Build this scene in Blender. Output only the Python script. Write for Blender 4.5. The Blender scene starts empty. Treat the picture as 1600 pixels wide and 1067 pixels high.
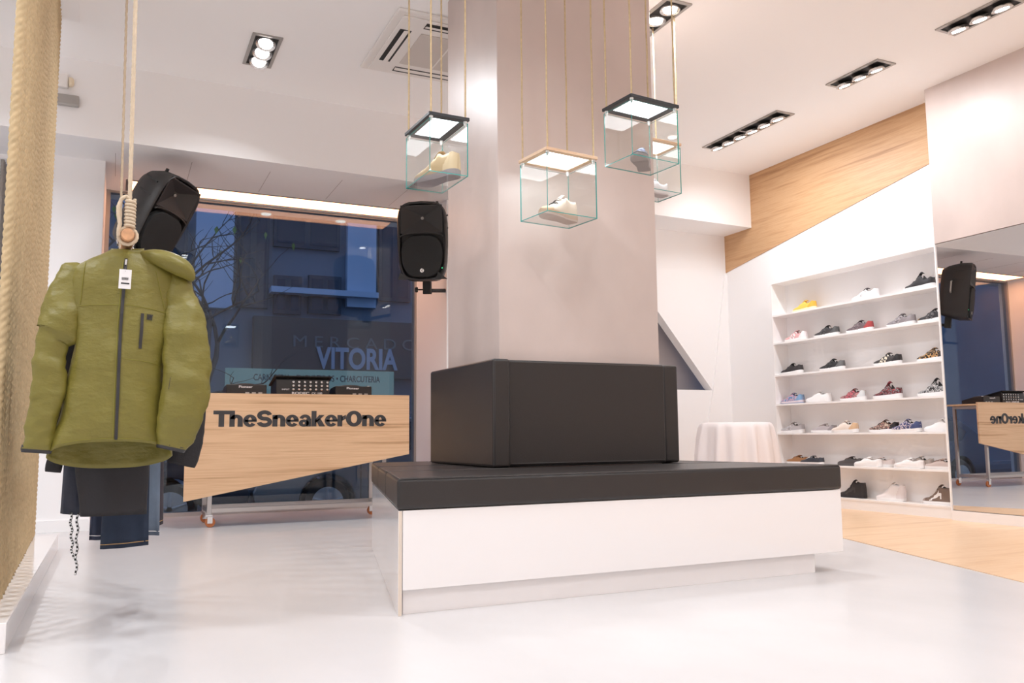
import bpy, bmesh, math, random
from mathutils import Vector, Matrix, noise
random.seed(7)
D = bpy.data
C = bpy.context.scene.collection
S = bpy.context.scene
PI = math.pi

# ------------------------------------------------------------------ camera
F_PX, YAW, PITCH, ROLL, CAM_H = 1321.0, 0.4375, 0.10995, -0.00921, 0.68
_r = Vector((math.cos(YAW), -math.sin(YAW), 0))
_f = Vector((math.sin(YAW)*math.cos(PITCH), math.cos(YAW)*math.cos(PITCH), math.sin(PITCH)))
_u = _r.cross(_f)
RIGHT = _r*math.cos(ROLL) + _u*math.sin(ROLL)
UP = -_r*math.sin(ROLL) + _u*math.cos(ROLL)
cam_data = D.cameras.new('camera'); cam = D.objects.new('camera', cam_data); C.objects.link(cam)
cam_data.sensor_width = 36.0; cam_data.lens = 36.0*F_PX/1600.0; cam_data.clip_start = 0.05; cam_data.clip_end = 200
m = Matrix((( RIGHT.x, UP.x, -_f.x), (RIGHT.y, UP.y, -_f.y), (RIGHT.z, UP.z, -_f.z)))
cam.matrix_world = Matrix.Translation((0, 0, CAM_H)) @ m.to_4x4()
S.camera = cam

def on(px, py, axis, val):            # photo pixel -> point on an axis-aligned plane of the room
    d = RIGHT*((px-800)/F_PX) - UP*((py-533.5)/F_PX) + _f
    t = (val - (0, 0, CAM_H)[axis])/d[axis]
    return Vector((0, 0, CAM_H)) + d*t

# ------------------------------------------------------------------ world and exposure
w = D.worlds.new('world'); S.world = w; w.use_nodes = True
bg = w.node_tree.nodes['Background']; bg.inputs[0].default_value = (0.125, 0.19, 0.35, 1); bg.inputs[1].default_value = 1.9
S.view_settings.view_transform = 'Standard'; S.view_settings.look = 'None'
S.view_settings.gamma = 1.0; S.view_settings.use_curve_mapping = False
S.view_settings.exposure = 0.0
if hasattr(S, 'cycles'):
    S.cycles.max_bounces = 16; S.cycles.diffuse_bounces = 12; S.cycles.glossy_bounces = 6; S.cycles.transparent_max_bounces = 24
LAMP_W = 8.5        # watts of one downlight lamp
PANEL_W = 1.0        # watts of one display-box light panel

# ------------------------------------------------------------------ materials
MATS = {}
def nodes_of(name):
    mt = D.materials.new(name); mt.use_nodes = True
    nt = mt.node_tree; b = nt.nodes['Principled BSDF']
    return mt, nt, b
def mat(name, col, rough=0.5, metal=0.0, bump=0.0, bscale=60.0, var=0.0, vscale=4.0, spec=0.5, coat=0.0, stretch=(1,1,1), emit=None, estr=0.0):
    if name in MATS: return MATS[name]
    mt, nt, b = nodes_of(name)
    b.inputs['Base Color'].default_value = (*col, 1); b.inputs['Roughness'].default_value = rough
    b.inputs['Metallic'].default_value = metal; b.inputs['Specular IOR Level'].default_value = spec
    b.inputs['Coat Weight'].default_value = coat
    if emit: b.inputs['Emission Color'].default_value = (*emit, 1); b.inputs['Emission Strength'].default_value = estr
    tc = nt.nodes.new('ShaderNodeTexCoord'); mp = nt.nodes.new('ShaderNodeMapping'); mp.inputs['Scale'].default_value = stretch
    nt.links.new(tc.outputs['Object'], mp.inputs[0])
    if var > 0:
        n = nt.nodes.new('ShaderNodeTexNoise'); n.inputs['Scale'].default_value = vscale; n.inputs['Detail'].default_value = 6
        nt.links.new(mp.outputs[0], n.inputs['Vector'])
        r = nt.nodes.new('ShaderNodeValToRGB')
        r.color_ramp.elements[0].position = .3; r.color_ramp.elements[1].position = .7
        r.color_ramp.elements[0].color = (*[c*(1-var) for c in col], 1); r.color_ramp.elements[1].color = (*[min(1, c*(1+var*.6)) for c in col], 1)
        nt.links.new(n.outputs['Fac'], r.inputs[0]); nt.links.new(r.outputs[0], b.inputs['Base Color'])
    if bump > 0:
        n2 = nt.nodes.new('ShaderNodeTexNoise'); n2.inputs['Scale'].default_value = bscale; n2.inputs['Detail'].default_value = 4
        nt.links.new(mp.outputs[0], n2.inputs['Vector'])
        bp = nt.nodes.new('ShaderNodeBump'); bp.inputs['Strength'].default_value = bump; bp.inputs['Distance'].default_value = 0.01
        nt.links.new(n2.outputs['Fac'], bp.inputs['Height']); nt.links.new(bp.outputs[0], b.inputs['Normal'])
    MATS[name] = mt
    return mt
def wood_mat(name, light, mid, dark, stretch, rough=0.45):
    mt, nt, b = nodes_of(name); b.inputs['Roughness'].default_value = rough
    tc = nt.nodes.new('ShaderNodeTexCoord'); mp = nt.nodes.new('ShaderNodeMapping'); mp.inputs['Scale'].default_value = stretch
    nt.links.new(tc.outputs['Object'], mp.inputs[0])
    n = nt.nodes.new('ShaderNodeTexNoise'); n.inputs['Scale'].default_value = 1.0; n.inputs['Detail'].default_value = 5; n.inputs['Roughness'].default_value = .62
    n.inputs['Distortion'].default_value = .25
    nt.links.new(mp.outputs[0], n.inputs['Vector'])
    r = nt.nodes.new('ShaderNodeValToRGB'); e = r.color_ramp.elements
    e[0].position = .28; e[0].color = (*dark, 1); e[1].position = .66; e[1].color = (*light, 1)
    k = e.new(.42); k.color = (*mid, 1); k = e.new(.53); k.color = (*light, 1); k = e.new(.60); k.color = (*mid, 1)
    nt.links.new(n.outputs['Fac'], r.inputs[0]); nt.links.new(r.outputs[0], b.inputs['Base Color'])
    MATS[name] = mt
    return mt
def glass_mat(name, tint, ior=1.5):
    mt = D.materials.new(name); mt.use_nodes = True; nt = mt.node_tree; nt.nodes.clear()
    out = nt.nodes.new('ShaderNodeOutputMaterial'); mx = nt.nodes.new('ShaderNodeMixShader')
    t = nt.nodes.new('ShaderNodeBsdfTransparent'); t.inputs[0].default_value = (*tint, 1)
    g = nt.nodes.new('ShaderNodeBsdfGlossy'); g.inputs['Roughness'].default_value = 0.0
    lw = nt.nodes.new('ShaderNodeLayerWeight'); lw.inputs[0].default_value = .5
    pw = nt.nodes.new('ShaderNodeMath'); pw.operation = 'POWER'; pw.inputs[1].default_value = 5
    ma = nt.nodes.new('ShaderNodeMath'); ma.operation = 'MULTIPLY_ADD'; f0 = ((ior-1)/(ior+1))**2; ma.inputs[1].default_value = 1-f0; ma.inputs[2].default_value = f0
    nt.links.new(lw.outputs['Facing'], pw.inputs[0]); nt.links.new(pw.outputs[0], ma.inputs[0])
    nt.links.new(ma.outputs[0], mx.inputs[0]); nt.links.new(t.outputs[0], mx.inputs[1]); nt.links.new(g.outputs[0], mx.inputs[2])
    nt.links.new(mx.outputs[0], out.inputs[0]); MATS[name] = mt
    return mt
def emit_mat(name, col, strength):
    if name in MATS: return MATS[name]
    mt = D.materials.new(name); mt.use_nodes = True; nt = mt.node_tree; nt.nodes.clear()
    out = nt.nodes.new('ShaderNodeOutputMaterial'); e = nt.nodes.new('ShaderNodeEmission')
    e.inputs[0].default_value = (*col, 1); e.inputs[1].default_value = strength
    nt.links.new(e.outputs[0], out.inputs[0]); MATS[name] = mt
    return mt
def pattern_mat(name, cols, scale=60, rough=.6, voronoi=False):
    mt, nt, b = nodes_of(name); b.inputs['Roughness'].default_value = rough
    tc = nt.nodes.new('ShaderNodeTexCoord')
    n = nt.nodes.new('ShaderNodeTexVoronoi' if voronoi else 'ShaderNodeTexNoise'); n.inputs['Scale'].default_value = scale
    nt.links.new(tc.outputs['Object'], n.inputs['Vector'])
    r = nt.nodes.new('ShaderNodeValToRGB'); r.color_ramp.interpolation = 'CONSTANT'
    e = r.color_ramp.elements
    lo, hi = (0.0, .75) if voronoi else (.36, .64)
    while len(e) < len(cols): e.new(.5)
    for i, c in enumerate(cols):
        e[i].position = 0 if i == 0 else lo + (hi-lo)*i/(len(cols))+.02; e[i].color = (*c, 1)
    nt.links.new(n.outputs['Distance' if voronoi else 'Fac'], r.inputs[0]); nt.links.new(r.outputs[0], b.inputs['Base Color'])
    MATS[name] = mt
    return mt

mat('white_paint', (.90, .89, .89), .7, bump=.03, bscale=90)
mat('ceiling_paint', (.925, .915, .91), .8, bump=.02, bscale=120)
mat('floor_resin', (.645, .63, .63), .26, var=.05, vscale=1.4, bump=.02, bscale=7, stretch=(1.6, 1, 1))
mat('microcement', (.60, .50, .46), .38, var=.10, vscale=2.2, bump=.05, bscale=14, stretch=(1, 1, .7))
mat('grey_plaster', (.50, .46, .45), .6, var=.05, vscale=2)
mat('white_laminate', (.86, .83, .82), .12, coat=.2)
mat('white_edge', (.72, .62, .52), .4)
mat('black_leather', (.022, .018, .017), .36, bump=.10, bscale=260)
mat('stitch_black', (.045, .038, .036), .5)
mat('shelf_white', (.88, .865, .86), .45)
mat('steel', (.55, .53, .52), .28, metal=1.0, bump=.02, bscale=200)
mat('chrome', (.8, .8, .8), .12, metal=1.0)
mat('frame_grey', (.42, .40, .38), .38, metal=.6)
mat('dark_recess', (.02, .02, .02), .6)
mat('reflector', (.75, .74, .73), .18, metal=.9)
mat('black_frame', (.03, .033, .038), .45)
mat('black_plastic', (.022, .019, .018), .42, bump=.05, bscale=350)
mat('black_grille', (.010, .010, .010), .7, bump=.4, bscale=900)
mat('rubber', (.02, .02, .02), .75)
mat('orange_wheel', (.50, .16, .05), .4)
mat('letter_dark', (.05, .048, .05), .5)
mat('print_white', (.75, .75, .76), .5)
mat('rope_tan', (.56, .42, .24), .85, var=.12, vscale=30, bump=.3, bscale=400)
mat('rope_reflection', (.36, .33, .30), .85, bump=.3, bscale=400)  # greyed rope colour for the curtain's reflection in the window
mat('rope_jute', (.60, .46, .27), .85, var=.15, vscale=60, bump=.3, bscale=500)
mat('rope_cotton', (.62, .50, .36), .85, var=.08, vscale=60, bump=.3, bscale=400)
mat('dowel_wood', (.62, .33, .17), .5, var=.25, vscale=40)
mat('aircon_white', (.82, .79, .76), .5)
mat('aircon_grille', (.60, .55, .51), .6, bump=.2, bscale=200)
mat('linen', (.84, .78, .77), .85, bump=.05, bscale=200)
wood_mat('oak_booth', (.80, .54, .33), (.71, .45, .26), (.47, .26, .13), (.6, 14, 26))
wood_mat('oak_wall', (.60, .37, .20), (.53, .31, .155), (.38, .20, .09), (14, .9, 24))
wood_mat('oak_floor', (.82, .58, .38), (.76, .51, .31), (.62, .38, .21), (.9, 9, 5), .32)
wood_mat('oak_frame', (.72, .50, .33), (.66, .44, .28), (.55, .34, .2), (8, 8, 30))
glass_mat('clear_glass', (.985, .995, .992), 1.38)
glass_mat('window_glass', (.80, .88, .93), 1.5)
mat('glass_rim', (.03, .36, .33), .15, spec=.8)
mat('acrylic', (.75, .74, .72), .2)
mt, nt, b = nodes_of('mirror'); b.inputs['Base Color'].default_value = (.86, .86, .87, 1); b.inputs['Metallic'].default_value = 1; b.inputs['Roughness'].default_value = .0; MATS['mirror'] = mt
emit_mat('lamp_glow', (1, .93, .86), 14)
emit_mat('panel_glow', (.95, .97, 1.0), 5.0)
emit_mat('strip_glow', (1.0, .44, .21), 8.5)
emit_mat('small_lamp', (1.0, .88, .75), 14)
emit_mat('led_green', (.1, 1, .4), 2.0)

# ------------------------------------------------------------------ mesh helpers
class MB:
    def __init__(s): s.v = []; s.f = []; s.i = []
    def add(s, vs, fs, idx=0):
        o = len(s.v); s.v += [tuple(v) for v in vs]
        for k, f in enumerate(fs):
            s.f.append([a+o for a in f]); s.i.append(idx if isinstance(idx, int) else idx[k])
        return s
    def box(s, x0, x1, y0, y1, z0, z1, idx=0):
        v = [(x, y, z) for z in (z0, z1) for y in (y0, y1) for x in (x0, x1)]
        return s.add(v, [(0,2,3,1), (4,5,7,6), (0,1,5,4), (2,6,7,3), (0,4,6,2), (1,3,7,5)], idx)
    def prism(s, poly, a, b, axis=2, idx=0):
        def p(u, w):
            return (u[0], u[1], w) if axis == 2 else ((u[0], w, u[1]) if axis == 1 else (w, u[0], u[1]))
        n = len(poly)
        v = [p(u, a) for u in poly] + [p(u, b) for u in poly]
        f = [tuple(range(n))[::-1], tuple(range(n, 2*n))] + [(k, (k+1) % n, n+(k+1) % n, n+k) for k in range(n)]
        return s.add(v, f, idx)
    def tube(s, path, r, n=10, idx=0, twist=None, closed=False):
        path = [Vector(p) for p in path]; rs = r if isinstance(r, (list, tuple)) else [r]*len(path)
        vs = []; L = len(path); up = None; dist = 0
        for k, p in enumerate(path):
            a = path[(k-1) % L] if (k > 0 or closed) else path[0]; c = path[(k+1) % L] if (k < L-1 or closed) else path[-1]
            t = (c-a).normalized()
            if up is None:
                up = t.orthogonal().normalized()
            up = (up - t*up.dot(t)).normalized(); sd = t.cross(up)
            if k: dist += (p-path[k-1]).length
            for q in range(n):
                an = 2*PI*q/n; rr = rs[k]
                if twist: rr *= (.66 + .34*abs(math.cos(1.5*(an - 2*PI*dist/twist))))
                vs.append(p + (up*math.cos(an) + sd*math.sin(an))*rr)
        fs = []
        for k in range(L if closed else L-1):
            for q in range(n):
                k2 = (k+1) % L
                fs.append((k*n+q, k*n+(q+1) % n, k2*n+(q+1) % n, k2*n+q))
        if not closed: fs += [tuple(range(n))[::-1], tuple(range((L-1)*n, L*n))]
        return s.add(vs, fs, idx)
    def lathe(s, prof, n=24, c=(0,0,0), axis=(0,0,1), idx=0):   # prof: (radius, height)
        ax = Vector(axis).normalized(); u = ax.orthogonal().normalized(); w_ = ax.cross(u); c = Vector(c)
        vs = []
        for r, h in prof:
            for q in range(n):
                a = 2*PI*q/n; vs.append(c + ax*h + (u*math.cos(a)+w_*math.sin(a))*r)
        fs = []
        for k in range(len(prof)-1):
            for q in range(n): fs.append((k*n+q, k*n+(q+1) % n, (k+1)*n+(q+1) % n, (k+1)*n+q))
        fs += [tuple(range(n))[::-1], tuple(range((len(prof)-1)*n, len(prof)*n))]
        return s.add(vs, fs, idx)
    def grid(s, rows, idx=0, closed=False, caps=False):
        o = len(rows[0]); vs = [p for r in rows for p in r]; fs = []
        for i in range(len(rows)-1):
            for j in range(o if closed else o-1):
                fs.append((i*o+j, i*o+(j+1) % o, (i+1)*o+(j+1) % o, (i+1)*o+j))
        if caps: fs += [tuple(range(o))[::-1], tuple(range((len(rows)-1)*o, len(rows)*o))]
        return s.add(vs, fs, idx)
    def build(s, name, mats, parent=None, smooth=False, bevel=0.0, fix=True, loc=None, rot=None):
        me = D.meshes.new(name); me.from_pydata(s.v, [], s.f); me.validate()
        ms = mats if isinstance(mats, (list, tuple)) else [mats]
        for q in ms: me.materials.append(MATS[q])
        if len(me.polygons) == len(s.i): me.polygons.foreach_set('material_index', s.i)
        if fix:
            bm = bmesh.new(); bm.from_mesh(me); bmesh.ops.recalc_face_normals(bm, faces=bm.faces); bm.to_mesh(me); bm.free()
        if smooth:
            me.polygons.foreach_set('use_smooth', [True]*len(me.polygons))
            if smooth != 'all': me.set_sharp_from_angle(angle=math.radians(42))
        me.update()
        o = D.objects.new(name, me); C.objects.link(o); o.parent = parent
        if loc: o.location = loc
        if rot: o.rotation_euler = rot
        if bevel:
            bv = o.modifiers.new('bevel', 'BEVEL'); bv.width = bevel; bv.segments = 3; bv.limit_method = 'ANGLE'; bv.angle_limit = math.radians(35)
            me.polygons.foreach_set('use_smooth', [True]*len(me.polygons)); me.set_sharp_from_angle(angle=math.radians(60))
        return o
def tag(o, label=None, cat=None, group=None, kind=None):
    if label: o['label'] = label
    if cat: o['category'] = cat
    if group: o['group'] = group
    if kind: o['kind'] = kind
    return o
def thing(name, label, cat, loc=(0,0,0), rot=(0,0,0), group=None):
    o = D.objects.new(name, None); C.objects.link(o); o.location = loc; o.rotation_euler = rot; o.empty_display_size = .05
    return tag(o, label, cat, group)
def struct(o): o['kind'] = 'structure'; return o
def copy_tree(o, parent=None):
    c = o.copy(); C.objects.link(c); c.parent = parent
    for ch in o.children: copy_tree(ch, c)
    return c
def text_mesh(name, body, mt, parent, width, height, extrude=.002, offset=0.0, loc=(0,0,0), rot=(0,0,0), shear=0, spacing=1.0):
    cu = D.curves.new(name, 'FONT'); cu.body = body; cu.size = 1; cu.offset = offset; cu.extrude = 0.02; cu.shear = shear; cu.space_character = spacing
    cu.resolution_u = 4
    t = D.objects.new(name, cu); C.objects.link(t)
    dg = bpy.context.evaluated_depsgraph_get(); dg.update()
    me = D.meshes.new_from_object(t.evaluated_get(dg)); D.objects.remove(t); D.curves.remove(cu)
    xs = [v.co.x for v in me.vertices]; ys = [v.co.y for v in me.vertices]
    x0, x1, y0, y1 = min(xs), max(xs), min(ys), max(ys)
    for v in me.vertices:
        v.co = Vector(((v.co.x-x0)/(x1-x0)*width, (v.co.y-y0)/(y1-y0)*height, v.co.z/.02*extrude))
    me.materials.clear(); me.materials.append(MATS[mt]); me.name = name
    o = D.objects.new(name, me); C.objects.link(o); o.parent = parent; o.location = loc; o.rotation_euler = rot
    return o
FRONT = (PI/2, 0, 0)     # text in the XZ plane, read from -Y

# ------------------------------------------------------------------ room shell
ZC, ZS = 3.412, 2.842                 # ceiling, soffit
XW, XP = 6.045, 5.806                 # right wall behind shelves, pier face
YB, YG = 7.325, 8.03                  # back wall, shop-window glass
XR = 2.69                             # right reveal of the shop window
XL, YN = -3.2, -2.6                   # left wall, wall behind the camera
struct(MB().box(XL, XW+.2, YN, YG+.12, -.2, 0).build('floor', 'floor_resin'))
edge = [(3.717-.315*5.2, 2.56-5.2), (XW+.02, YN), (XW+.02, YB), (4.25+.33*3.2, YB), (4.25, 4.09), (3.717, 2.56)]
edge[0] = (3.717-.305*5.16, YN)
struct(MB().prism(edge, .0005, .004).build('floor_wood', 'oak_floor'))
struct(MB().box(XL, XW+.2, YN, YG+.2, ZC, ZC+.15).build('ceiling', 'ceiling_paint'))
# soffit above the window, front edge a little skewed
def beam_y(x): return 6.645 + .0395*x
struct(MB().prism([(XL, beam_y(XL)), (XW+.02, beam_y(XW)), (XW+.02, YG+.3), (XL, YG+.3)], ZS, ZC+.02).build('ceiling_soffit', 'white_paint'))
seams = MB()
for x in (-.08, .468, 1.07, 1.665, 2.26): seams.box(x-.002, x+.002, 6.93, 7.56, ZS-.0012, ZS)
struct(seams.build('trim_1', 'grey_plaster'))
# walls
struct(MB().box(XL-.2, XL, YN, YG+.2, 0, ZC).build('wall_left', 'white_paint'))
struct(MB().box(XL, XW, YN-.2, YN, 0, ZC).build('wall_near', 'white_paint'))
struct(MB().box(-.62, -.150, 7.17, YG+.12, 0, ZS).build('wall_pillar', 'white_paint'))
struct(MB().box(-.62, -.148, 7.152, 7.17, 0, .085).build('baseboard_pillar', 'white_paint'))
# back wall with a cut corner that shows a grey facet behind
def bw(px, py): p = on(px, py, 1, YB); return (p.x, p.z)
apex = bw(1113, 609.5); top = bw(1022, 478)
sl = (top[0]-apex[0])/(top[1]-apex[1])
up_x = apex[0] + sl*(ZS-apex[1])
wallp = [(XR, ZS), (XR, 0), (4.0, 0), (4.0, apex[1]-.0), (apex[0]-.001, apex[1]-.0), (up_x, ZS)]
MBw = MB().prism([(apex[0], apex[1]), (XW+.1, apex[1]), (XW+.1, ZS), (up_x, ZS)], YB, YB+.12, 1)
struct(MBw.build('wall_back', 'white_paint'))
struct(MB().prism([(3.3, 0), (XW+.1, 0), (XW+.1, apex[1]), (3.3, apex[1])], YB+.002, YB+.12, 1).build('wall_back_lower', 'white_paint'))
struct(MB().box(XR, 3.3, 7.15, YB+.12, 0, ZS).build('wall_back_side', 'white_paint'))
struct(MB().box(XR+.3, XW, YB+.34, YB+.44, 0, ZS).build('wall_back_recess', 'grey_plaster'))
struct(MB().box(XR, XR+.12, YB+.12, YG+.12, 0, ZS).build('wall_reveal', 'white_paint'))
lo = bw(1105.5, 658); hi = bw(1134, 428)
struct(MB().prism([(lo[0]-.12, 0), (XW, 0), (XW, hi[1]), (XW-.03, hi[1]), (apex[0]+.006, apex[1]+.004), (lo[0], lo[1])], YB-.012, YB, 1).build('trim_2', 'white_paint'))
# right wall: plain wall behind the shelves, oak band above, plastered pier with the mirror
struct(MB().box(XW, XW+.2, 4.4, YB+.1, 0, ZC).build('wall_right', 'white_paint'))
struct(MB().prism([(beam_y(XW), ZS), (beam_y(XW), ZC), (4.45, ZC), (4.45, 2.93), (YB, 2.433), (YB, ZS)], XW-.008, XW, 0).build('trim_3', 'oak_wall'))
YP = 4.522
struct(MB().box(XP, XW+.2, YN, YP, 2.147, ZC).build('wall_pier', 'microcement'))
struct(MB().box(XP+.03, XW+.2, YN, YP, 0, 2.147).build('wall_pier_lower', 'white_paint'))
struct(MB().box(XP-.004, XP+.03, 1.0, YP, 0, .078).build('baseboard_pier', 'white_laminate'))
mir = MB().box(XP+.006, XP+.03, 1.4, YP-.004, .082, 2.143).build('wall_mirror', 'mirror')
tag(mir, 'tall frameless mirror covering the pier beside the sneaker shelves', 'mirror')
struct(MB().box(XP-.002, XP+.03, YP-.004, YP+.006, .078, 2.147).build('trim_4', 'shelf_white'))

# column
CX0, CX1, CY0, CY1 = 1.806, 2.812, 4.02, 4.775
struct(MB().box(CX0, CX1, CY0, CY1, 0, ZC).build('wall_column', 'microcement', bevel=.004))

# shop window
WX0 = -.150
gl = MB().box(WX0, XR, YG, YG+.012, .03, ZS).build('window_1', 'window_glass'); struct(gl)
struct(MB().box(XL, -.62, YG, YG+.012, .03, ZS).build('window_2', 'window_glass'))
fr = MB(); fr.box(WX0, XR, YG-.03, YG+.05, 0, .035); fr.box(XL, -.62, YG-.03, YG+.05, 0, .035)
struct(fr.build('trim_5', 'steel'))
fr = MB(); fr.box(XR-.022, XR, YG-.03, YG+.05, .03, ZS); fr.box(WX0, WX0+.035, YG-.03, YG+.05, .03, ZS); fr.box(WX0, XR, YG-.02, YG+.05, ZS-.02, ZS)
struct(fr.build('trim_6', 'frame_grey'))
# warm light strip let into the soffit in front of the glass
sx0, sx1 = .02, 2.46
root = thing('cove_light', 'long warm light strip set in the soffit above the shop window', 'light', (0, 7.78, ZS))
MB().box(sx0, sx1, -.15, .15, -.004, .0).build('diffuser', 'strip_glow', root)
b_ = MB(); b_.box(sx0-.02, sx1+.02, -.165, -.15, -.008, 0); b_.box(sx0-.02, sx1+.02, .15, .165, -.008, 0); b_.box(sx0-.02, sx0, -.15, .15, -.008, 0); b_.box(sx1, sx1+.02, -.15, .15, -.008, 0)
b_.build('rim', 'frame_grey', root)
for x in (.55, 1.25, 1.98):
    MB().lathe([(.05, 0), (.045, -.008)], 20, (x, 0, -.004)).build('spotlight', 'small_lamp', root)

# ------------------------------------------------------------------ recessed ceiling lamps
def downlight(x0, x1, y0, y1, n, label, aim=(0, 0, -1), power=1.0):
    """grey trim, dark box, n swivelling lamps; each lamp carries its own light"""
    cx, cy = (x0+x1)/2, (y0+y1)/2
    root = thing('recessed_spotlight', label, 'ceiling light', (cx, cy, ZC), group='recessed lamps in the ceiling')
    hx, hy = (x1-x0)/2, (y1-y0)/2; t = .022
    f = MB(); f.box(-hx, hx, -hy, -hy+t, -.010, 0); f.box(-hx, hx, hy-t, hy, -.010, 0); f.box(-hx, -hx+t, -hy+t, hy-t, -.010, 0); f.box(hx-t, hx, -hy+t, hy-t, -.010, 0)
    if n > 3: f.box(-hx+t, hx-t, -.012, .012, -.010, 0)
    f.build('trim_frame', 'frame_grey', root)
    MB().box(-hx+t, hx-t, -hy+t, hy-t, -.0025, -.0005).build('housing', 'dark_recess', root)
    a = Vector(aim).normalized()
    for k in range(n):
        y = -hy + t + (2*hy-2*t)*(k+.5)/n
        c = Vector((0, y, -.004)); R_ = (hx-t)*.86
        tip = c + Vector((0, 0, -.008 - abs(a.x)*R_*.75))
        ring = MB().lathe([(R_*.90, -.012), (R_, .004), (R_*.97, .012), (R_*.80, .010), (R_*.66, .002)], 28, tip, a)
        lp = ring.build('lamp_ring', 'reflector', root, smooth=True)
        MB().lathe([(R_*.62, .004), (R_*.62, .0125)], 24, tip, a).build('lamp_lens', 'lamp_glow', lp)
        ld = D.lights.new('lamp_light', 'AREA'); ld.shape = 'DISK'; ld.size = R_*1.1; ld.energy = LAMP_W*power; ld.color = (.945, .98, 1.03); ld.spread = math.radians(148)
        lo_ = D.objects.new('lamp_light', ld); C.objects.link(lo_); lo_.parent = root
        lo_.location = tip + a*.014; lo_.rotation_euler = a.to_track_quat('-Z', 'Y').to_euler()
    return root
downlight(.742, .945, 5.69, 6.21, 3, 'three-lamp ceiling spotlight above the DJ booth', (-.12, -.34, -1), 1.0)
downlight(3.04, 3.242, 4.16, 4.68, 3, 'three-lamp ceiling spotlight close to the column corner')
downlight(5.005, 5.205, 5.33, 6.35, 6, 'long six-lamp ceiling spotlight near the soffit', (.34, 0, -1), .38)
downlight(4.984, 5.176, 4.255, 4.762, 3, 'three-lamp ceiling spotlight facing the oak wall band', (.36, 0, -1), .5)
downlight(4.978, 5.176, 3.25, 3.766, 3, 'three-lamp ceiling spotlight facing the plastered pier', (.30, 0, -1), .24)
for x, y, pw in [(.84, 2.6, 1.0), (.84, .2, .8), (3.14, 1.7, .7), (3.14, -.6, .7), (5.08, 1.3, .3), (5.08, -1.0, .5), (-1.6, 2.6, 1.5), (-1.6, 5.4, 1.4), (-1.6, -.2, 1.2)]:  # unseen lamps added as general fill light for the room
    downlight(x-.1, x+.1, y-.26, y+.26, 3, 'added out-of-view three-lamp ceiling spotlight giving fill light over the shop floor', (0, 0, -1), pw)

# ceiling cassette air conditioner
ac = thing('ceiling_air_conditioner', 'white square cassette air conditioner in the ceiling', 'air conditioner', (2.015, 5.43, ZC))
MB().box(-.475, .475, -.475, .475, -.022, 0).build('panel', 'aircon_white', ac, bevel=.01)
MB().box(-.425, .425, -.425, .425, -.034, -.022).build('inner_panel', 'aircon_white', ac, bevel=.004)
g_ = MB().box(-.245, .245, -.245, .245, -.040, -.034).build('intake_grille', 'aircon_grille', ac)
MB().box(-.005, .005, -.245, .245, -.0425, -.040).build('grille_bar', 'aircon_white', g_)
for k in range(4):
    s_ = MB().box(-.255, .255, .315, .395, -.0355, -.0335).build('air_slot', 'dark_recess', ac, rot=(0, 0, k*PI/2))
    MB().prism([(.330, -.036), (.362, -.043), (.366, -.040), (.334, -.033)], -.25, .25, 0).build('louvre', 'aircon_white', s_)

# small fittings on the soffit
o = MB().box(-.47, -.325, -.05, 0, 0, .075).build('emergency_light', 'frame_grey', bevel=.008)
o.location = (.0, beam_y(-.4)-.004, 3.045); tag(o, 'small grey emergency light on the soffit face beside the rope curtain', 'emergency light')
sd = thing('motion_sensor', 'white alarm sensor with a cream lens on the soffit face', 'sensor', (-.43, beam_y(-.43)-.004, 3.22))
MB().box(-.05, .03, -.05, 0, -.05, .05).build('case', 'aircon_white', sd, bevel=.01)
MB().lathe([(.036, 0), (.034, .02), (.02, .032)], 18, (.035, -.025, 0), (1, 0, 0)).build('lens', mat('cream_lens', (.8, .68, .5), .4).name, sd)

# ------------------------------------------------------------------ bench round the column
bench = thing('column_bench', 'white laminate bench with black leather cushions wrapped round the column', 'bench', (2.0, 4.1, 0))
def L_(x, y, z=0): return (x-2.0, y-4.1, z)
def lx(y): return .995 + .2285*(y-3.17)
def rx(y): return 3.278 - .205*(y-3.17)
YBN = 5.12
def poly(y0, y1, g=0.0): return [(lx(y0)+g-2, y0-4.1), (rx(y0)-g-2, y0-4.1), (rx(y1)-g-2, y1-4.1), (lx(y1)+g-2, y1-4.1)]
y0 = 3.17
# boards: front panel, slanted side panels to the floor, recessed kick board
MB().prism([(lx(y0)-2+.018, y0-4.1), (rx(y0)-2, y0-4.1), (rx(y0)-2, y0+.02-4.1), (lx(y0+.02)-2+.018, y0+.02-4.1)], .094, .394).build('front_panel', 'white_laminate', bench, bevel=.0015)
MB().prism([(lx(y0)-2, y0-4.1), (lx(y0)-2+.016, y0-4.1), (lx(YBN)-2+.016, YBN-4.1), (lx(YBN)-2, YBN-4.1)], 0, .394).build('side_panel', 'white_laminate', bench, bevel=.001)
MB().box(lx(y0)-2+.001, lx(y0)-2+.015, y0-4.1-.0008, y0-4.1, .002, .392).build('edge_band', 'white_edge', bench)
MB().prism([(rx(y0+.02)-2-.018, y0+.02-4.1), (rx(y0+.02)-2, y0+.02-4.1), (rx(YBN)-2, YBN-4.1), (rx(YBN)-2-.018, YBN-4.1)], .094, .394).build('side_panel', 'white_laminate', bench, bevel=.001)
MB().prism([(lx(YBN)-2+.02, YBN-4.1-.02), (rx(YBN)-2, YBN-4.1-.02), (rx(YBN)-2, YBN-4.1), (lx(YBN)-2+.02, YBN-4.1)], 0, .394).build('back_panel', 'white_laminate', bench)
MB().box(lx(y0)-2+.03, 3.118-2, y0+.032-4.1, y0+.05-4.1, 0, .1).build('kick_board', 'white_laminate', bench)
MB().prism([(3.10-2, y0+.05-4.1), (3.118-2, y0+.05-4.1), (rx(YBN)-.16-2, YBN-4.1-.02), (rx(YBN)-.178-2, YBN-4.1-.02)], 0, .1).build('kick_board', 'white_laminate', bench)
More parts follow.
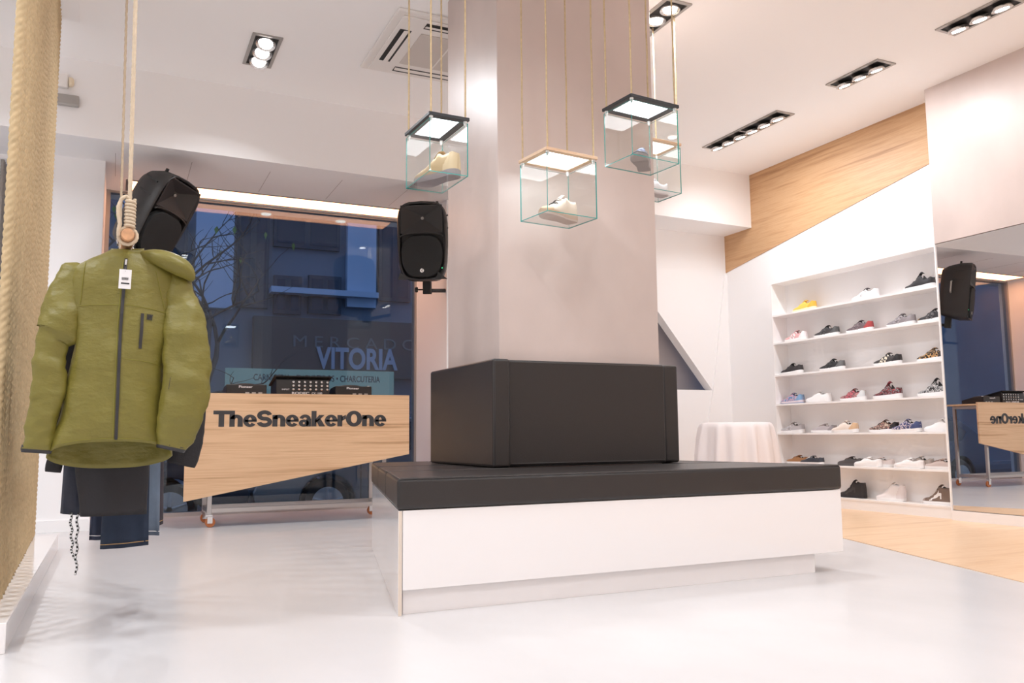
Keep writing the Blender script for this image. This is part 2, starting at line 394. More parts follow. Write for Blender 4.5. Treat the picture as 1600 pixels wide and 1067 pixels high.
# seat cushions
def cushion(name, pl, z0, z1, bev=.016, parent=bench, puff=.0):
    o = MB().prism(pl, z0, z1).build(name, 'black_leather', parent, bevel=bev); o.modifiers['bevel'].segments = 4
    n = len(pl); pts = [(x, y, z1+.0005) for x, y in pl]; cx = sum(p[0] for p in pts)/n; cy = sum(p[1] for p in pts)/n
    ins = []
    for x, y, z in pts:
        v = Vector((cx-x, cy-y, 0)).normalized()*(bev*.55); ins.append((x+v.x, y+v.y, z1-bev*.06))
    path = []
    for a in range(n):
        A = Vector(ins[a]); B = Vector(ins[(a+1) % n])
        for q in range(8): path.append(A.lerp(B, q/8))
    MB().tube(path, .0022, 6, closed=True).build('piping', 'stitch_black', o, smooth=True)
    return o
ov = .006
def seat(yA, yB, xa=None, xb=None):
    pl = [((lx(yA)-ov if xa is None else xa(yA))-2, yA-4.1), ((rx(yA)+ov if xb is None else xb(yA))-2, yA-4.1), ((rx(yB)+ov if xb is None else xb(yB))-2, yB-4.1), ((lx(yB)-ov if xa is None else xa(yB))-2, yB-4.1)]
    return cushion('seat_cushion', pl, .396, .517)
seat(y0-.008, 3.815)
seat(3.819, 4.42, None, lambda y: CX0-.004)
seat(3.819, 4.42, lambda y: CX1+.004, None)
seat(4.424, YBN+.01, None, lambda y: CX0-.004)
seat(4.424, YBN+.01, lambda y: CX1+.004, None)
seat(CY1+.004, YBN+.01, lambda y: CX0, lambda y: CX1)
# backrest cushions hung on the column
def pad(x0, x1, ya, yb, z0=.519, z1=1.062):
    o = MB().box(x0-2, x1-2, ya-4.1, yb-4.1, z0, z1).build('backrest_cushion', 'black_leather', bench, bevel=.014); o.modifiers['bevel'].segments = 4
    return o
p_ = pad(1.700, 1.796, 3.862, 4.80)
MB().tube([(1.700-2+.004, 3.862-4.1-.001+.008, .53), (1.700-2+.004, 3.862-4.1+.007, 1.055)], .003, 6).build('piping', 'stitch_black', p_)
p_ = pad(1.800, 2.765, 3.905, 4.016)
xp = [(1.8-2+.012, 3.905-4.1+.001, .535), (1.8-2+.012, 3.905-4.1+.001, 1.050), (2.765-2-.012, 3.905-4.1+.001, 1.050), (2.765-2-.012, 3.905-4.1+.001, .535)]
q_ = []
for a in range(4):
    for k in range(10): q_.append(Vector(xp[a]).lerp(Vector(xp[(a+1) % 4]), k/10))
MB().tube(q_, .0022, 6, closed=True).build('piping', 'stitch_black', p_)
pad(2.769, 2.868, 3.925, 4.80)
pad(1.800, 2.765, 4.779, 4.88)

# ------------------------------------------------------------------ DJ booth
booth = thing('dj_booth', 'rolling steel DJ booth with a slanted oak front lettered TheSneakerOne', 'booth', (1.36, 7.1, 0))
bx0, bx1, by0, by1 = .672-1.36, 2.045-1.36, 6.93-7.1, 7.33-7.1
pn = MB().prism([(.481-1.36, .203), (2.244-1.36, .528), (2.244-1.36, 1.020), (.481-1.36, 1.020)], 6.86-7.1, 6.884-7.1, 1).build('front_panel', 'oak_booth', booth)
def heavy_text(body, width, height):
    G = MB(); x = 0.0
    def quadstrip(a, b_): 
        n = len(a)
        v = [(p[0]+x, 0, p[1]) for p in a] + [(p[0]+x, 0, p[1]) for p in b_]; v += [(p[0], .016, p[2]) for p in v]
        fs = []
        for k in range(n-1):
            fs += [(k, k+1, n+k+1, n+k), (2*n+k, 3*n+k, 3*n+k+1, 2*n+k+1), (k, 2*n+k, 2*n+k+1, k+1), (n+k, n+k+1, 3*n+k+1, 3*n+k)]
        fs += [(0, n, 3*n, 2*n), (n-1, 3*n-1, 4*n-1, 2*n-1)]; G.add(v, fs)
    def ring(cx, cy, ro, ri, a0, a1, n=28):
        an = [math.radians(a0+(a1-a0)*k/n) for k in range(n+1)]
        quadstrip([(cx+ro[0]*math.cos(a), cy+ro[1]*math.sin(a)) for a in an], [(cx+ri[0]*math.cos(a), cy+ri[1]*math.sin(a)) for a in an])
    def bx(x0, x1, z0, z1): quadstrip([(x0, z0), (x1, z0)], [(x0, z1), (x1, z1)])
    def q4(a, b_, c, d): quadstrip([a, b_], [d, c])
    def stroke(pts, w):
        L2, R2 = [], []
        for k, p in enumerate(pts):
            a = pts[max(0, k-1)]; b_ = pts[min(len(pts)-1, k+1)]; d = Vector((b_[0]-a[0], b_[1]-a[1])).normalized()
            L2.append((p[0]-d.y*w*.5, p[1]+d.x*w*.5)); R2.append((p[0]+d.y*w*.5, p[1]-d.x*w*.5))
        quadstrip(L2, R2)
    for ch in body:
        if ch == 'T': bx(0, .80, .77, 1); bx(.262, .538, 0, .78); ad = .78
        elif ch in 'hn':
            bx(0, .265, 0, 1 if ch == 'h' else .735); ring(.345, .43, (.325, .325), (.065, .125), 0, 170); bx(.41, .67, 0, .44); ad = .67
        elif ch == 'e': ring(.345, .37, (.345, .388), (.088, .215), 2, 325); bx(.08, .689, .305, .435); ad = .68
        elif ch == 'S':
            p = [(.385+.265*math.cos(a), .705+.205*math.sin(a)) for a in [math.radians(8+262*k/20) for k in range(21)]]
            p += [(.385+.275*math.cos(a), .295+.205*math.sin(a)) for a in [math.radians(90-262*k/20) for k in range(1, 21)]]
            stroke(p, .235); ad = .775
        elif ch == 'a':
            stroke([(.335+.20*math.cos(a), .475+.195*math.sin(a)) for a in [math.radians(172-172*k/14) for k in range(15)]], .20); bx(.395, .655, 0, .49)
            ring(.27, .215, (.27, .235), (.05, .075), 0, 360); ad = .66
        elif ch == 'k':
            bx(0, .265, 0, 1); q4((.20, .42), (.40, .735), (.70, .735), (.20, .17)); q4((.25, .38), (.465, .54), (.735, 0), (.42, 0)); ad = .70
        elif ch == 'r': bx(0, .265, 0, .735); q4((.22, .33), (.22, .62), (.46, .75), (.46, .50)); ad = .45
        elif ch == 'O': ring(.45, .5, (.45, .52), (.175, .30), 0, 360, 40); ad = .89
        x += ad + .014
    x -= .014
    G.v = [(p[0]/x*width, p[1], p[2]*height) for p in G.v]
    return G
lt = heavy_text('TheSneakerOne', 1.366, .124).build('lettering', 'letter_dark', pn, loc=(.676-1.36, 6.858-7.1, .762)); lt.scale.y = .15
for x in (bx0, bx1):
    for y in (by0, by1):
        MB().box(x-.017, x+.017, y-.017, y+.017, .095, .985).build('leg', 'steel', booth, bevel=.003)
        cs = thing('x', '', '', ) if False else None
        wk = MB(); wk.box(x-.012, x+.026, y-.02, y-.014, .03, .082); wk.box(x-.012, x+.026, y+.014, y+.02, .03, .082); wk.box(x-.022, x+.022, y-.02, y+.02, .080, .095)
        fk = wk.build('caster_fork', 'chrome', booth)
        MB().lathe([(.020, -.011), (.036, -.011), (.038, -.006), (.038, .006), (.036, .011), (.020, .011)], 24, (x+.010, y, .038), (0, 1, 0)).build('caster_wheel', 'orange_wheel', fk, smooth=True)
for z in (.125, .965):
    for y in (by0, by1): MB().box(bx0+.017, bx1-.017, y-.015, y+.015, z-.016, z+.016).build('rail', 'steel', booth)
    for x in (bx0, bx1): MB().box(x-.015, x+.015, by0+.017, by1-.017, z-.016, z+.016).build('rail', 'steel', booth)
MB().box(.50-1.36, 2.225-1.36, 6.886-7.1, 7.40-7.1, .985, 1.003).build('table_top', 'oak_booth', booth)

ZT = 1.003
def cd_player(x, y, label):
    r = thing('disc_player', label, 'disc player', (x, y, ZT), (0, 0, PI), 'disc players on the DJ booth')
    # seen from its rear: flat black wedge with a round jog wheel on top
    MB().prism([(-.15, 0), (-.15, .055), (-.02, .085), (.15, .095), (.15, 0)], -.155, .155, 0).build('case', 'black_plastic', r, bevel=.006)
    j = MB().lathe([(.095, 0), (.098, .01), (.09, .016), (.05, .017)], 36, (0, .0, .085), (0, -.07, 1)).build('jog_wheel', 'dark_recess', r, smooth=True)
    MB().lathe([(.05, .0), (.048, .004)], 28, (0, -.001, .1015), (0, -.07, 1)).build('jog_display', 'frame_grey', j)
    for k in range(3): MB().box(-.12+k*.05, -.09+k*.05, .150, .153, .02, .035).build('rear_socket', 'frame_grey', r)
    text_mesh('brand_lettering', 'Pioneer', 'print_white', r, .105, .018, .0006, .02, (.06, .1512, .068), (PI/2, 0, PI))
    return r
cd_player(.935, 7.14, 'black disc player standing left of the mixer on the booth when facing the lettering')
cd_player(1.80, 7.14, 'black disc player with a silver knob standing right of the mixer on the booth')
bpy.context.view_layer.update()
kn = MB().lathe([(.012, 0), (.012, .03)], 14, (-.13, .12, .07)).build('knob', 'chrome', [o for o in D.objects if o.name == 'disc_player.001'][0])
mx = thing('dj_mixer', 'black DJ mixer with a tilted panel of sockets on the booth', 'mixer', (1.38, 7.13, ZT))
MB().prism([(-.14, 0), (-.13, .14), (-.10, .165), (.14, .10), (.14, 0)], -.215, .215, 0).build('case', 'black_plastic', mx, bevel=.004)
MB().prism([(-.150, .166), (-.150, .172), (.12, .112), (.12, .100)], -.235, .235, 0).build('top_panel', 'dark_recess', mx)
for a in range(7):
    for b_ in range(3):
        MB().lathe([(.008, 0), (.009, .006), (.004, .008)], 10, (-.08+a*.046, -.1375+b_*.0, .062+b_*.030), (0, -1, .08)).build('socket', 'chrome', mx)
text_mesh('brand_lettering', 'RODEC', 'print_white', mx, .14, .020, .0006, .02, (-.09, -.1385, .022), FRONT)
text_mesh('model_lettering', 'CX 1100', 'print_white', mx, .085, .015, .0006, .01, (.07, -.1385, .024), FRONT)
text_mesh('socket_lettering', 'INPUT', 'print_white', mx, .06, .012, .0006, .01, (-.17, -.1385, .055), FRONT)

# ------------------------------------------------------------------ loudspeakers
def loudspeaker(label, loc, rot, wall):
    r = thing('loudspeaker', label, 'loudspeaker', loc, rot, 'loudspeakers either side of the shop window')
    # local: front faces -Y, base at z=0, width .43, height .69
    H_, W_ = .69, .215
    rows = []
    for y, wd, top, bot in ((-.115, .183, .648, .040), (-.170, .192, .656, .030), (-.178, .206, .668, .016), (-.165, .215, .675, .01), (-.05, .212, .672, .005), (.08, .165, .64, .03), (.155, .115, .60, .06), (.16, .10, .58, .08)):
        ring = []
        for k in range(32):
            a = 2*PI*k/32; c, s = math.cos(a), math.sin(a); e = 5.0
            x = math.copysign(abs(c)**(2/e), c); z = math.copysign(abs(s)**(2/e), s)
            zz = (top+bot)/2 + z*(top-bot)/2
            taper = 1 - .10*max(0, (.30-zz)/.30)
            ring.append((x*wd*taper, y, zz + (.018*(1-x*x) if z > .5 else 0)))
        rows.append(ring)
    MB().grid(rows, closed=True, caps=True).build('cabinet', 'black_plastic', r, smooth=True)
    # horn mouth: four sloping walls running back to a small throat
    hm = MB(); out = [(-.175, .425), (.175, .425), (.170, .648), (-.170, .648)]; inn = [(-.022, .535), (.022, .535), (.022, .575), (-.022, .575)]
    fl = [(-.185, .415), (.185, .415), (.180, .658), (-.180, .658)]
    v = [(x, -.174, z) for x, z in fl] + [(x, -.174, z) for x, z in out] + [(x, -.118, z) for x, z in inn]
    f = [(0,1,5,4), (1,2,6,5), (2,3,7,6), (3,0,4,7), (4,5,9,8), (5,6,10,9), (6,7,11,10), (7,4,8,11), (8,9,10,11)]
    hn = MB().add(v, f).build('horn', 'black_plastic', r)
    MB().lathe([(.014, 0), (.010, .006), (.002, .008)], 14, (0, -.120, .55), (0, -1, 0)).build('horn_dome', 'frame_grey', hn)
    rim = [(.185*math.cos(PI*k/20), -.181, .385+.035*math.sin(PI*k/20)) for k in range(21)]
    MB().tube(rim, .006, 8).build('grille_rim', 'black_plastic', r, smooth=True)
    gp = []
    for k in range(40):
        a = 2*PI*k/40; c, s = math.cos(a), math.sin(a)
        x = math.copysign(abs(c)**.62, c)*.186*(1-.12*max(0, -s)); z = .228 + math.copysign(abs(s)**.72, s)*(.195 if s < 0 else .175)
        gp.append((x, z))
    gm = MB(); n = len(gp)
    v = [(x, -.150, z) for x, z in gp] + [(x*.95, -.190, .225+(z-.225)*.95) for x, z in gp] + [(0, -.200, .225)]
    f = [(k, (k+1) % n, n+(k+1) % n, n+k) for k in range(n)] + [(n+k, n+(k+1) % n, 2*n) for k in range(n)]
    gr = gm.add(v, f).build('woofer_grille', 'black_grille', r, smooth=True)
    bd = MB().lathe([(.019, 0), (.017, .004)], 22, (0, -.194, .095), (0, -1, 0)).build('badge', 'chrome', gr)
    bg_ = MB(); bg_.tube([(.004, -.199, .085), (-.003, -.199, .095), (.006, -.199, .108)], .003, 6); bg_.build('badge_mark', 'letter_dark', bd)
    MB().lathe([(.004, 0), (.003, .004)], 10, (.172, -.178, .115), (0, -1, 0)).build('power_light', 'led_green', r)
    for sx in (-1, 1):
        MB().prism([(-.05, .02), (.05, .02), (.03, .085)], -.004, .004, 0).build('port', 'dark_recess', r, loc=(sx*.165, -.172, .0), rot=(0, 0, PI/2))
        for z in (.58, .47): MB().box(-.006, .006, -.07, .05, -.006, .006).build('side_groove', 'dark_recess', r, loc=(sx*.209, -.04, z), rot=(.15, 0, 0))
        MB().lathe([(.012, 0), (.012, .034)], 12, (sx*.12, -.05, .668)).build('fly_point', 'rubber', r)
    hk = MB().tube([(.21, .02, .45), (.245, .02, .44), (.245, .02, .32), (.21, .02, .31)], .010, 8); hk.build('side_handle', 'frame_grey', r)
    # bracket under the cabinet
    bk = MB(); bk.box(-.035, .035, .02, .09, -.10, .03); 
    from mathutils import Euler
    q0 = Euler(rot).to_matrix(); wl = q0.transposed() @ (Vector(wall) - Vector(loc)); bk.tube([(0, .055, -.07), tuple(wl)], .018, 10)
    br = bk.build('wall_bracket', 'rubber', r, bevel=.004)
    MB().lathe([(.006, 0), (.006, .05), (.022, .05), (.024, .06), (.022, .072)], 14, (-.035, .05, -.06), (-1, 0, 0)).build('clamp_knob', 'rubber', br, smooth=True)
    return r
loudspeaker('black loudspeaker on a wall bracket beside the column, facing the room squarely', (2.43, 6.97, 2.02), (math.radians(8), 0, math.radians(-29)), (2.691, 7.19, 2.0))
loudspeaker('black loudspeaker tipped forward above the hanging olive jacket', (.045, 7.0, 2.09), (math.radians(26), math.radians(7), math.radians(50)), (-.151, 7.19, 2.02))

# ------------------------------------------------------------------ shelving on the right wall
SHZ = [.100, .378, .673, .955, 1.240, 1.555, 1.830]
XS0, YE = 5.862, 6.432
shelv = thing('shoe_shelving', 'white open wall shelving holding single sneakers beside the mirror', 'shelf', ((XS0+XW)/2, 5.47, 0))
ox, oy = (XS0+XW)/2, 5.47
for z in SHZ: MB().box(XS0-ox, XW-ox, YP+.008-oy, YE-oy, z-.016, z).build('shelf', 'shelf_white', shelv)
MB().box(XS0-ox, XW-ox, YP+.008-oy, YE+.018-oy, 2.142, 2.16).build('shelf', 'shelf_white', shelv)
MB().box(XS0-.002-ox, XW-ox, YE-oy, YE+.018-oy, 0, 2.142).build('side_panel', 'shelf_white', shelv)
MB().box(XS0+.004-ox, XS0+.02-ox, YP+.008-oy, YE-oy, 0, .084).build('plinth', 'shelf_white', shelv)

# ------------------------------------------------------------------ sneakers
def ss(a, b, x):
    t = max(0, min(1, (x-a)/(b-a))); return t*t*(3-2*t)
def interp(pts, t):
    for (a, va), (b, vb) in zip(pts, pts[1:]):
        if t <= b:
            u = (t-a)/(b-a) if b > a else 0; u = u*u*(3-2*u)*.5 + u*.5
            return va + (vb-va)*u
    return pts[-1][1]
STYLES = {
 'runner': dict(top=[(0,.082),(.05,.088),(.16,.072),(.28,.070),(.36,.088),(.42,.098),(.55,.082),(.72,.055),(.88,.046),(1,.034)], sole=[(0,.034),(.3,.028),(.6,.022),(1,.020)], wid=1.0, lift=.016),
 'canvas': dict(top=[(0,.066),(.05,.070),(.16,.060),(.28,.058),(.38,.070),(.45,.076),(.58,.066),(.74,.048),(.9,.042),(1,.032)], sole=[(0,.024),(1,.022)], wid=.95, lift=.004),
 'high': dict(top=[(0,.128),(.05,.136),(.16,.132),(.26,.132),(.34,.142),(.40,.144),(.50,.112),(.62,.078),(.76,.053),(.9,.045),(1,.034)], sole=[(0,.026),(1,.024)], wid=.95, lift=.004),
 'chunky': dict(top=[(0,.084),(.05,.094),(.14,.080),(.26,.078),(.34,.112),(.40,.132),(.46,.112),(.58,.082),(.74,.056),(.9,.048),(1,.036)], sole=[(0,.040),(.3,.034),(.6,.030),(1,.024)], wid=1.06, lift=.014),
 'boot': dict(top=[(0,.112),(.05,.120),(.16,.112),(.26,.112),(.34,.126),(.40,.132),(.50,.112),(.64,.082),(.78,.062),(.9,.054),(1,.040)], sole=[(0,.034),(.3,.028),(.6,.026),(1,.028)], wid=1.08, lift=.010),
}
def shoe_mats(c, nm):
    return mat('shoe_'+nm, c, .62, bump=.06, bscale=300).name if isinstance(c, tuple) else c
def colname(c): return c if isinstance(c, str) else '%02x%02x%02x' % tuple(int(max(0, min(1, x))*255) for x in c)
def M_(c): return c if isinstance(c, str) else mat('shoe_'+colname(c), c, .62, bump=.05, bscale=300).name
def sneaker(label, loc, rotz, style='runner', upper=(.5,.5,.5), sole=(.85,.83,.82), outsole=None, tongue=None, lace=(.8,.8,.8), heel=None, toe=None, stripe=None, lining=(.05,.05,.05), L=.29, group='sneakers on the wall shelves', tilt=0, name='sneaker'):
    st = STYLES[style]; k = L/.29
    r = thing(name, label, 'shoe', loc, (0, tilt, rotz), group)
    NS = 34
    ts = [.5-.5*math.cos(PI*i/(NS-1)) for i in range(NS)]
    def half(t):
        base = interp([(0,.036),(.15,.038),(.38,.034),(.6,.044),(.74,.049),(.9,.043),(1,.036)], t)*st['wid']
        e = min(1, (t/.10)) if t < .10 else min(1, (1-t)/.20)
        return base*math.sqrt(max(0, 1-(1-e)**2))*k
    def zb(t): return st['lift']*max(0, (t-.72)/.28)**2*k + .004*max(0, (.06-t)/.06)*k
    def zs(t): return zb(t)*.7 + interp(st['sole'], t)*k
    def side_y(t): return .006*(.5-abs(t-.5))      # slight asymmetry of the last
    def X(t): return (t-.5)*L
    # sole
    rows, rows2 = [], []
    for t in ts:
        h = half(t); a, b = zb(t), zs(t); c = side_y(t); mid = a + (b-a)*.30
        rows.append([(X(t), -h*1.02+c, mid), (X(t), -h*1.06+c, a+(b-a)*.55), (X(t), -h*1.03+c, b), (X(t), h*1.03+c, b), (X(t), h*1.06+c, a+(b-a)*.55), (X(t), h*1.02+c, mid)])
        rows2.append([(X(t)*1.002, -h*.98+c, a), (X(t)*1.002, -h*1.04+c, mid), (X(t)*1.002, h*1.04+c, mid), (X(t)*1.002, h*.98+c, a)])
    MB().grid(rows, closed=True, caps=True).build('midsole', M_(sole), r, smooth='all' if False else True)
    MB().grid(rows2, closed=True, caps=True).build('outsole', M_(outsole or sole), r)
    # upper
    K1, K2 = 6, 9
    def rim_pt(t):
        zt = interp(st['top'], t)*k; z0 = zs(t)-.003
        op = ss(.03, .07, t)*(1-ss(.36, .42, t))
        vamp = ss(.36, .44, t)
        hz = z0 + (zt-z0)*(1-.30*vamp)
        kr = .74 + .06*vamp - .10*(1-vamp)*(zt/k > .11)
        kr = kr*(1-ss(.8, 1, t)) + .62*ss(.8, 1, t)
        return zt, z0, op, vamp, hz, kr
    def ring(t, off=0.0):
        h = half(t)*.99 + off; c = side_y(t); zt, z0, op, vamp, hz, kr = rim_pt(t)
        left = []
        for s in range(K1):
            u = s/(K1-1); y = h*(1 - (1-kr)*u**1.6 + .05*math.sin(PI*u)); left.append((y, z0+(hz-z0)*u))
        topp = []
        for s in range(1, K2-1):
            u = -1 + 2*s/(K2-1)
            zv = hz + (zt-hz+off)*(1-u*u); zc = hz - (hz-z0-.012*k)*(1-u**6)*.9
            topp.append((u*h*kr, zv*(1-op) + zc*op))
        pts = [(X(t), -y+c, z) for y, z in left] + [(X(t), y+c, z) for y, z in topp] + [(X(t), y+c, z) for y, z in reversed(left)]
        return pts
    rows = [ring(t) for t in ts]; mb = MB(); mb.grid(rows, caps=False)
    n = len(rows[0]); idx = []
    for i in range(NS-1):
        for j in range(n-1):
            t = (ts[i]+ts[i+1])/2
            idx.append(1 if (K1-1 <= j < n-K1 and .05 < t < .405) else 0)
    mb.i = idx
    mb.add([rows[0][0], rows[0][0]], [])
    mb.build('upper', [M_(upper), M_(lining)], r, smooth='all')
    # overlays: patches lifted off the side of the upper
    def overlay(nm, c, test):
        rr = [ring(t, .0018*k) for t in ts]; fs = []; vs = [p for q in rr for p in q]
        for i in range(NS-1):
            for j in list(range(K1-1)) + list(range(n-K1, n-1)):
                jj = j if j < K1-1 else n-2-j
                t = (ts[i]+ts[i+1])/2; s = (jj+.5)/(K1-1)
                if test(t, s): fs.append((i*n+j, i*n+j+1, (i+1)*n+j+1, (i+1)*n+j))
        if fs: MB().add(vs, fs).build(nm, M_(c), r, smooth='all')
    if heel: overlay('heel_counter', heel, lambda t, s: t < .24 - .14*s)
    if stripe: overlay('side_stripe', stripe, lambda t, s: any(abs((t - a) + .13*(s-.5)) < .022 for a in (.42, .50, .58)) if style in ('runner', 'chunky') else .28 < t < .66 and abs(s - (.25+.35*math.sin((t-.28)/.38*PI))) < .16)
    if toe:
        rr = [ring(t, .0016*k) for t in ts]; fs = []; vs = [p for q in rr for p in q]
        for i in range(NS-1):
            if ts[i] > .80:
                for j in range(n-1): fs.append((i*n+j, i*n+j+1, (i+1)*n+j+1, (i+1)*n+j))
        MB().add(vs, fs).build('toe_cap', M_(toe), r, smooth='all')
    # tongue
    tg = MB(); trs = []
    for q in range(6):
        u = q/5; t = .52 - .16*u; zt = interp(st['top'], t)*k
        zz = zt + .004*k + .010*k*u*(1.3 if style != 'chunky' else 2.0); hw = .020*k*(1-.15*u)
        trs.append([(X(t)-.006*u, -hw, zz-.006), (X(t)-.006*u, 0, zz), (X(t)-.006*u, hw, zz-.006), (X(t)-.006*u+.003, hw, zz-.011), (X(t)-.006*u+.003, 0, zz-.006), (X(t)-.006*u+.003, -hw, zz-.011)])
    tg.grid(trs, closed=True, caps=True); tg.build('tongue', M_(tongue or upper), r, smooth='all')
    # laces
    lc = MB()
    for q in range(5):
        t = .44 + .055*q; zt = interp(st['top'], t)*k
        hz = zs(t) + (zt-zs(t))*.78; hw = half(t)*.62; d = .008*(1 if q % 2 else -1)
        path = [(X(t)+d*u*.5, u*hw, hz+(zt-hz+.0045)*(1-u*u)**.8) for u in (-1, -.7, -.35, 0, .35, .7, 1)]
        lc.tube(path, .0024*k, 6)
    lc.build('laces', M_(lace), r, smooth='all')
    return r
pattern_mat('leopard', [(.02,.015,.01), (.02,.015,.01), (.02,.015,.01), (.58,.33,.13)], 75, voronoi=True)
pattern_mat('floral_red', [(.16,.03,.04), (.45,.06,.09), (.62,.40,.36), (.08,.08,.10), (.32,.05,.07)], 55)
pattern_mat('floral_blue', [(.10,.25,.42), (.45,.16,.28), (.25,.42,.55), (.60,.45,.50), (.55,.18,.25)], 60)
pattern_mat('floral_navy', [(.03,.04,.12), (.05,.07,.20), (.65,.55,.55), (.04,.05,.14)], 50)
pattern_mat('floral_black', [(.02,.018,.02), (.55,.30,.25), (.02,.018,.02), (.60,.48,.38)], 50)
pattern_mat('speckle_dark', [(.02,.018,.02), (.40,.05,.06), (.03,.025,.03), (.35,.33,.34), (.02,.02,.02)], 75)
pattern_mat('speckle_white', [(.02,.018,.02), (.55,.55,.55), (.02,.02,.02), (.60,.58,.58)], 55)
BK, WH, GY = (.025, .022, .024), (.86, .84, .83), (.36, .33, .34)
SHOES = [  # shelf row (0 = lowest), photo pixel centre x, options, label
 (6, 1256, dict(upper=(.85,.55,.10), sole=(.88,.80,.55), lace=(.85,.55,.1), heel=(.80,.42,.05), lining=(.7,.4,.1)), 'bright yellow low sneaker alone on the highest sneaker shelf'),
 (6, 1352, dict(upper=(.78,.75,.75), lace=(.7,.7,.7), tongue=(.08,.05,.06), stripe=(.85,.84,.84)), 'pale grey runner with a dark tongue on the highest sneaker shelf'),
 (6, 1437, dict(style='chunky', upper=BK, sole=WH, lace=BK, toe=(.70,.60,.58)), 'black knit sneaker with thick white sole on the highest sneaker shelf'),
 (5, 1243, dict(upper=(.75,.42,.42), stripe=WH, heel=(.85,.80,.80), lace=(.80,.6,.6)), 'pink runner with white heel stripes'),
 (5, 1291, dict(upper=(.05,.045,.048), stripe=(.09,.085,.085), lace=BK, heel=(.10,.10,.10)), 'black striped runner between the pink runner and the red-heeled runner'),
 (5, 1343, dict(upper=(.14,.10,.11), heel=(.42,.06,.06), stripe=(.22,.17,.18), lace=BK), 'charcoal runner with a red heel'),
 (5, 1408, dict(upper=(.25,.22,.23), stripe=(.36,.33,.34), heel=(.30,.27,.28), lace=GY), 'mid grey striped runner with a white sole'),
 (5, 1461, dict(upper=BK, toe='leopard', stripe=(.12,.11,.11), lace=BK), 'black runner with a leopard print toe against the mirror edge'),
 (4, 1237, dict(style='runner', upper=(.035,.03,.032), lace=BK, toe=(.06,.055,.06)), 'plain black runner at the far shelf end under the pink runner'),
 (4, 1300, dict(upper=(.025,.025,.027), lace=(.3,.3,.3), stripe=(.05,.05,.05), heel=(.15,.15,.15)), 'black runner with grey laces between a plain black and a cream-striped shoe'),
 (4, 1387, dict(upper=(.05,.045,.045), stripe=(.80,.72,.58), heel=BK, lace=(.75,.70,.6)), 'black runner with cream side stripes'),
 (4, 1458, dict(upper='leopard', toe=BK, lace=BK, heel=(.05,.04,.04)), 'leopard print runner with a dark toe'),
 (3, 1238, dict(upper='floral_blue', lace=(.6,.3,.4), sole=(.70,.60,.64), outsole=(.3,.35,.5), heel=(.2,.35,.55)), 'pink and blue flower print sneaker'),
 (3, 1279, dict(upper=WH, lace=WH, tongue=WH, lining=(.7,.68,.67)), 'all white runner between two flower print sneakers'),
 (3, 1333, dict(upper='floral_red', lace=(.4,.05,.08), heel=(.70,.72,.72), sole=WH, stripe=(.55,.12,.16)), 'red patterned runner with a thick white sole'),
 (3, 1387, dict(style='chunky', upper='speckle_dark', tongue=(.30,.05,.07), lace=BK, sole=WH), 'black and red chunky sneaker with a tall pull tab'),
 (3, 1460, dict(style='chunky', upper='speckle_white', tongue=BK, lace=BK, sole=WH), 'black and white speckled chunky sneaker'),
 (2, 1238, dict(upper=(.46,.43,.44), stripe=(.55,.52,.53), lace=(.6,.58,.58), lining=(.06,.05,.05)), 'light grey runner at the far end of a middle shelf'),
 (2, 1287, dict(upper=(.45,.40,.41), heel=(.30,.27,.28), lace=(.6,.55,.55), style='canvas'), 'dusty grey low sneaker half behind the cream sneaker'),
 (2, 1320, dict(upper=(.80,.70,.62), heel=(.66,.45,.28), lace=(.85,.75,.68), off=-.035), 'cream sneaker with a tan heel tab'),
 (2, 1381, dict(upper='floral_black', lace=(.05,.04,.04), heel=BK), 'black sneaker with rose coloured flower panels'),
 (2, 1416, dict(upper='floral_navy', lace=(.6,.55,.55), heel=(.05,.07,.18), off=-.035), 'navy sneaker with pale flower panels'),
 (2, 1473, dict(upper=WH, lace=WH, tongue=WH, lining=(.7,.68,.67)), 'all white low sneaker against the mirror edge'),
 (1, 1247, dict(style='canvas', upper=(.36,.17,.07), sole=WH, lace=(.4,.2,.1)), 'tan brown canvas shoe half behind a navy canvas shoe'),
 (1, 1269, dict(style='canvas', upper=(.04,.045,.06), sole=WH, lace=WH, off=-.035), 'navy canvas shoe with white laces'),
 (1, 1329, dict(style='canvas', upper=(.07,.062,.062), sole=(.10,.09,.09), lace=(.06,.05,.05)), 'all black canvas shoe with a black sole'),
 (1, 1356, dict(style='canvas', upper=WH, sole=WH, lace=WH, tongue=WH, lining=(.6,.58,.57), off=-.035), 'white canvas shoe beside the all black canvas shoe'),
 (1, 1374, dict(style='canvas', upper=(.74,.66,.64), sole=WH, lace=WH, off=.02), 'pale pink canvas shoe half behind the white canvas shoe'),
 (1, 1420, dict(style='canvas', upper=(.84,.80,.79), sole=WH, lace=WH, tongue=WH, lining=(.6,.58,.57), off=-.035), 'white canvas shoe in front of a taupe sneaker'),
 (1, 1436, dict(style='runner', upper=(.48,.43,.40), lace=(.3,.27,.25), off=.03, L=.27), 'taupe sneaker standing behind a white canvas shoe'),
 (1, 1470, dict(style='canvas', upper=(.55,.44,.40), lace=(.3,.18,.15), sole=(.8,.75,.72)), 'beige canvas shoe against the mirror edge'),
 (0, 1333, dict(style='high', upper=(.03,.027,.028), sole=BK, lace=BK, stripe=(.06,.055,.055)), 'all black leather high-top sneaker'),
 (0, 1392, dict(style='high', upper=(.84,.80,.80), sole=WH, lace=WH, tongue=WH, heel=(.74,.68,.68), lining=(.6,.58,.57)), 'all white high-top sneaker'),
 (0, 1466, dict(style='high', upper=(.20,.14,.11), sole=WH, lace=WH, stripe=WH, toe=(.40,.33,.30)), 'brown high-top sneaker with a white wavy stripe'),
]
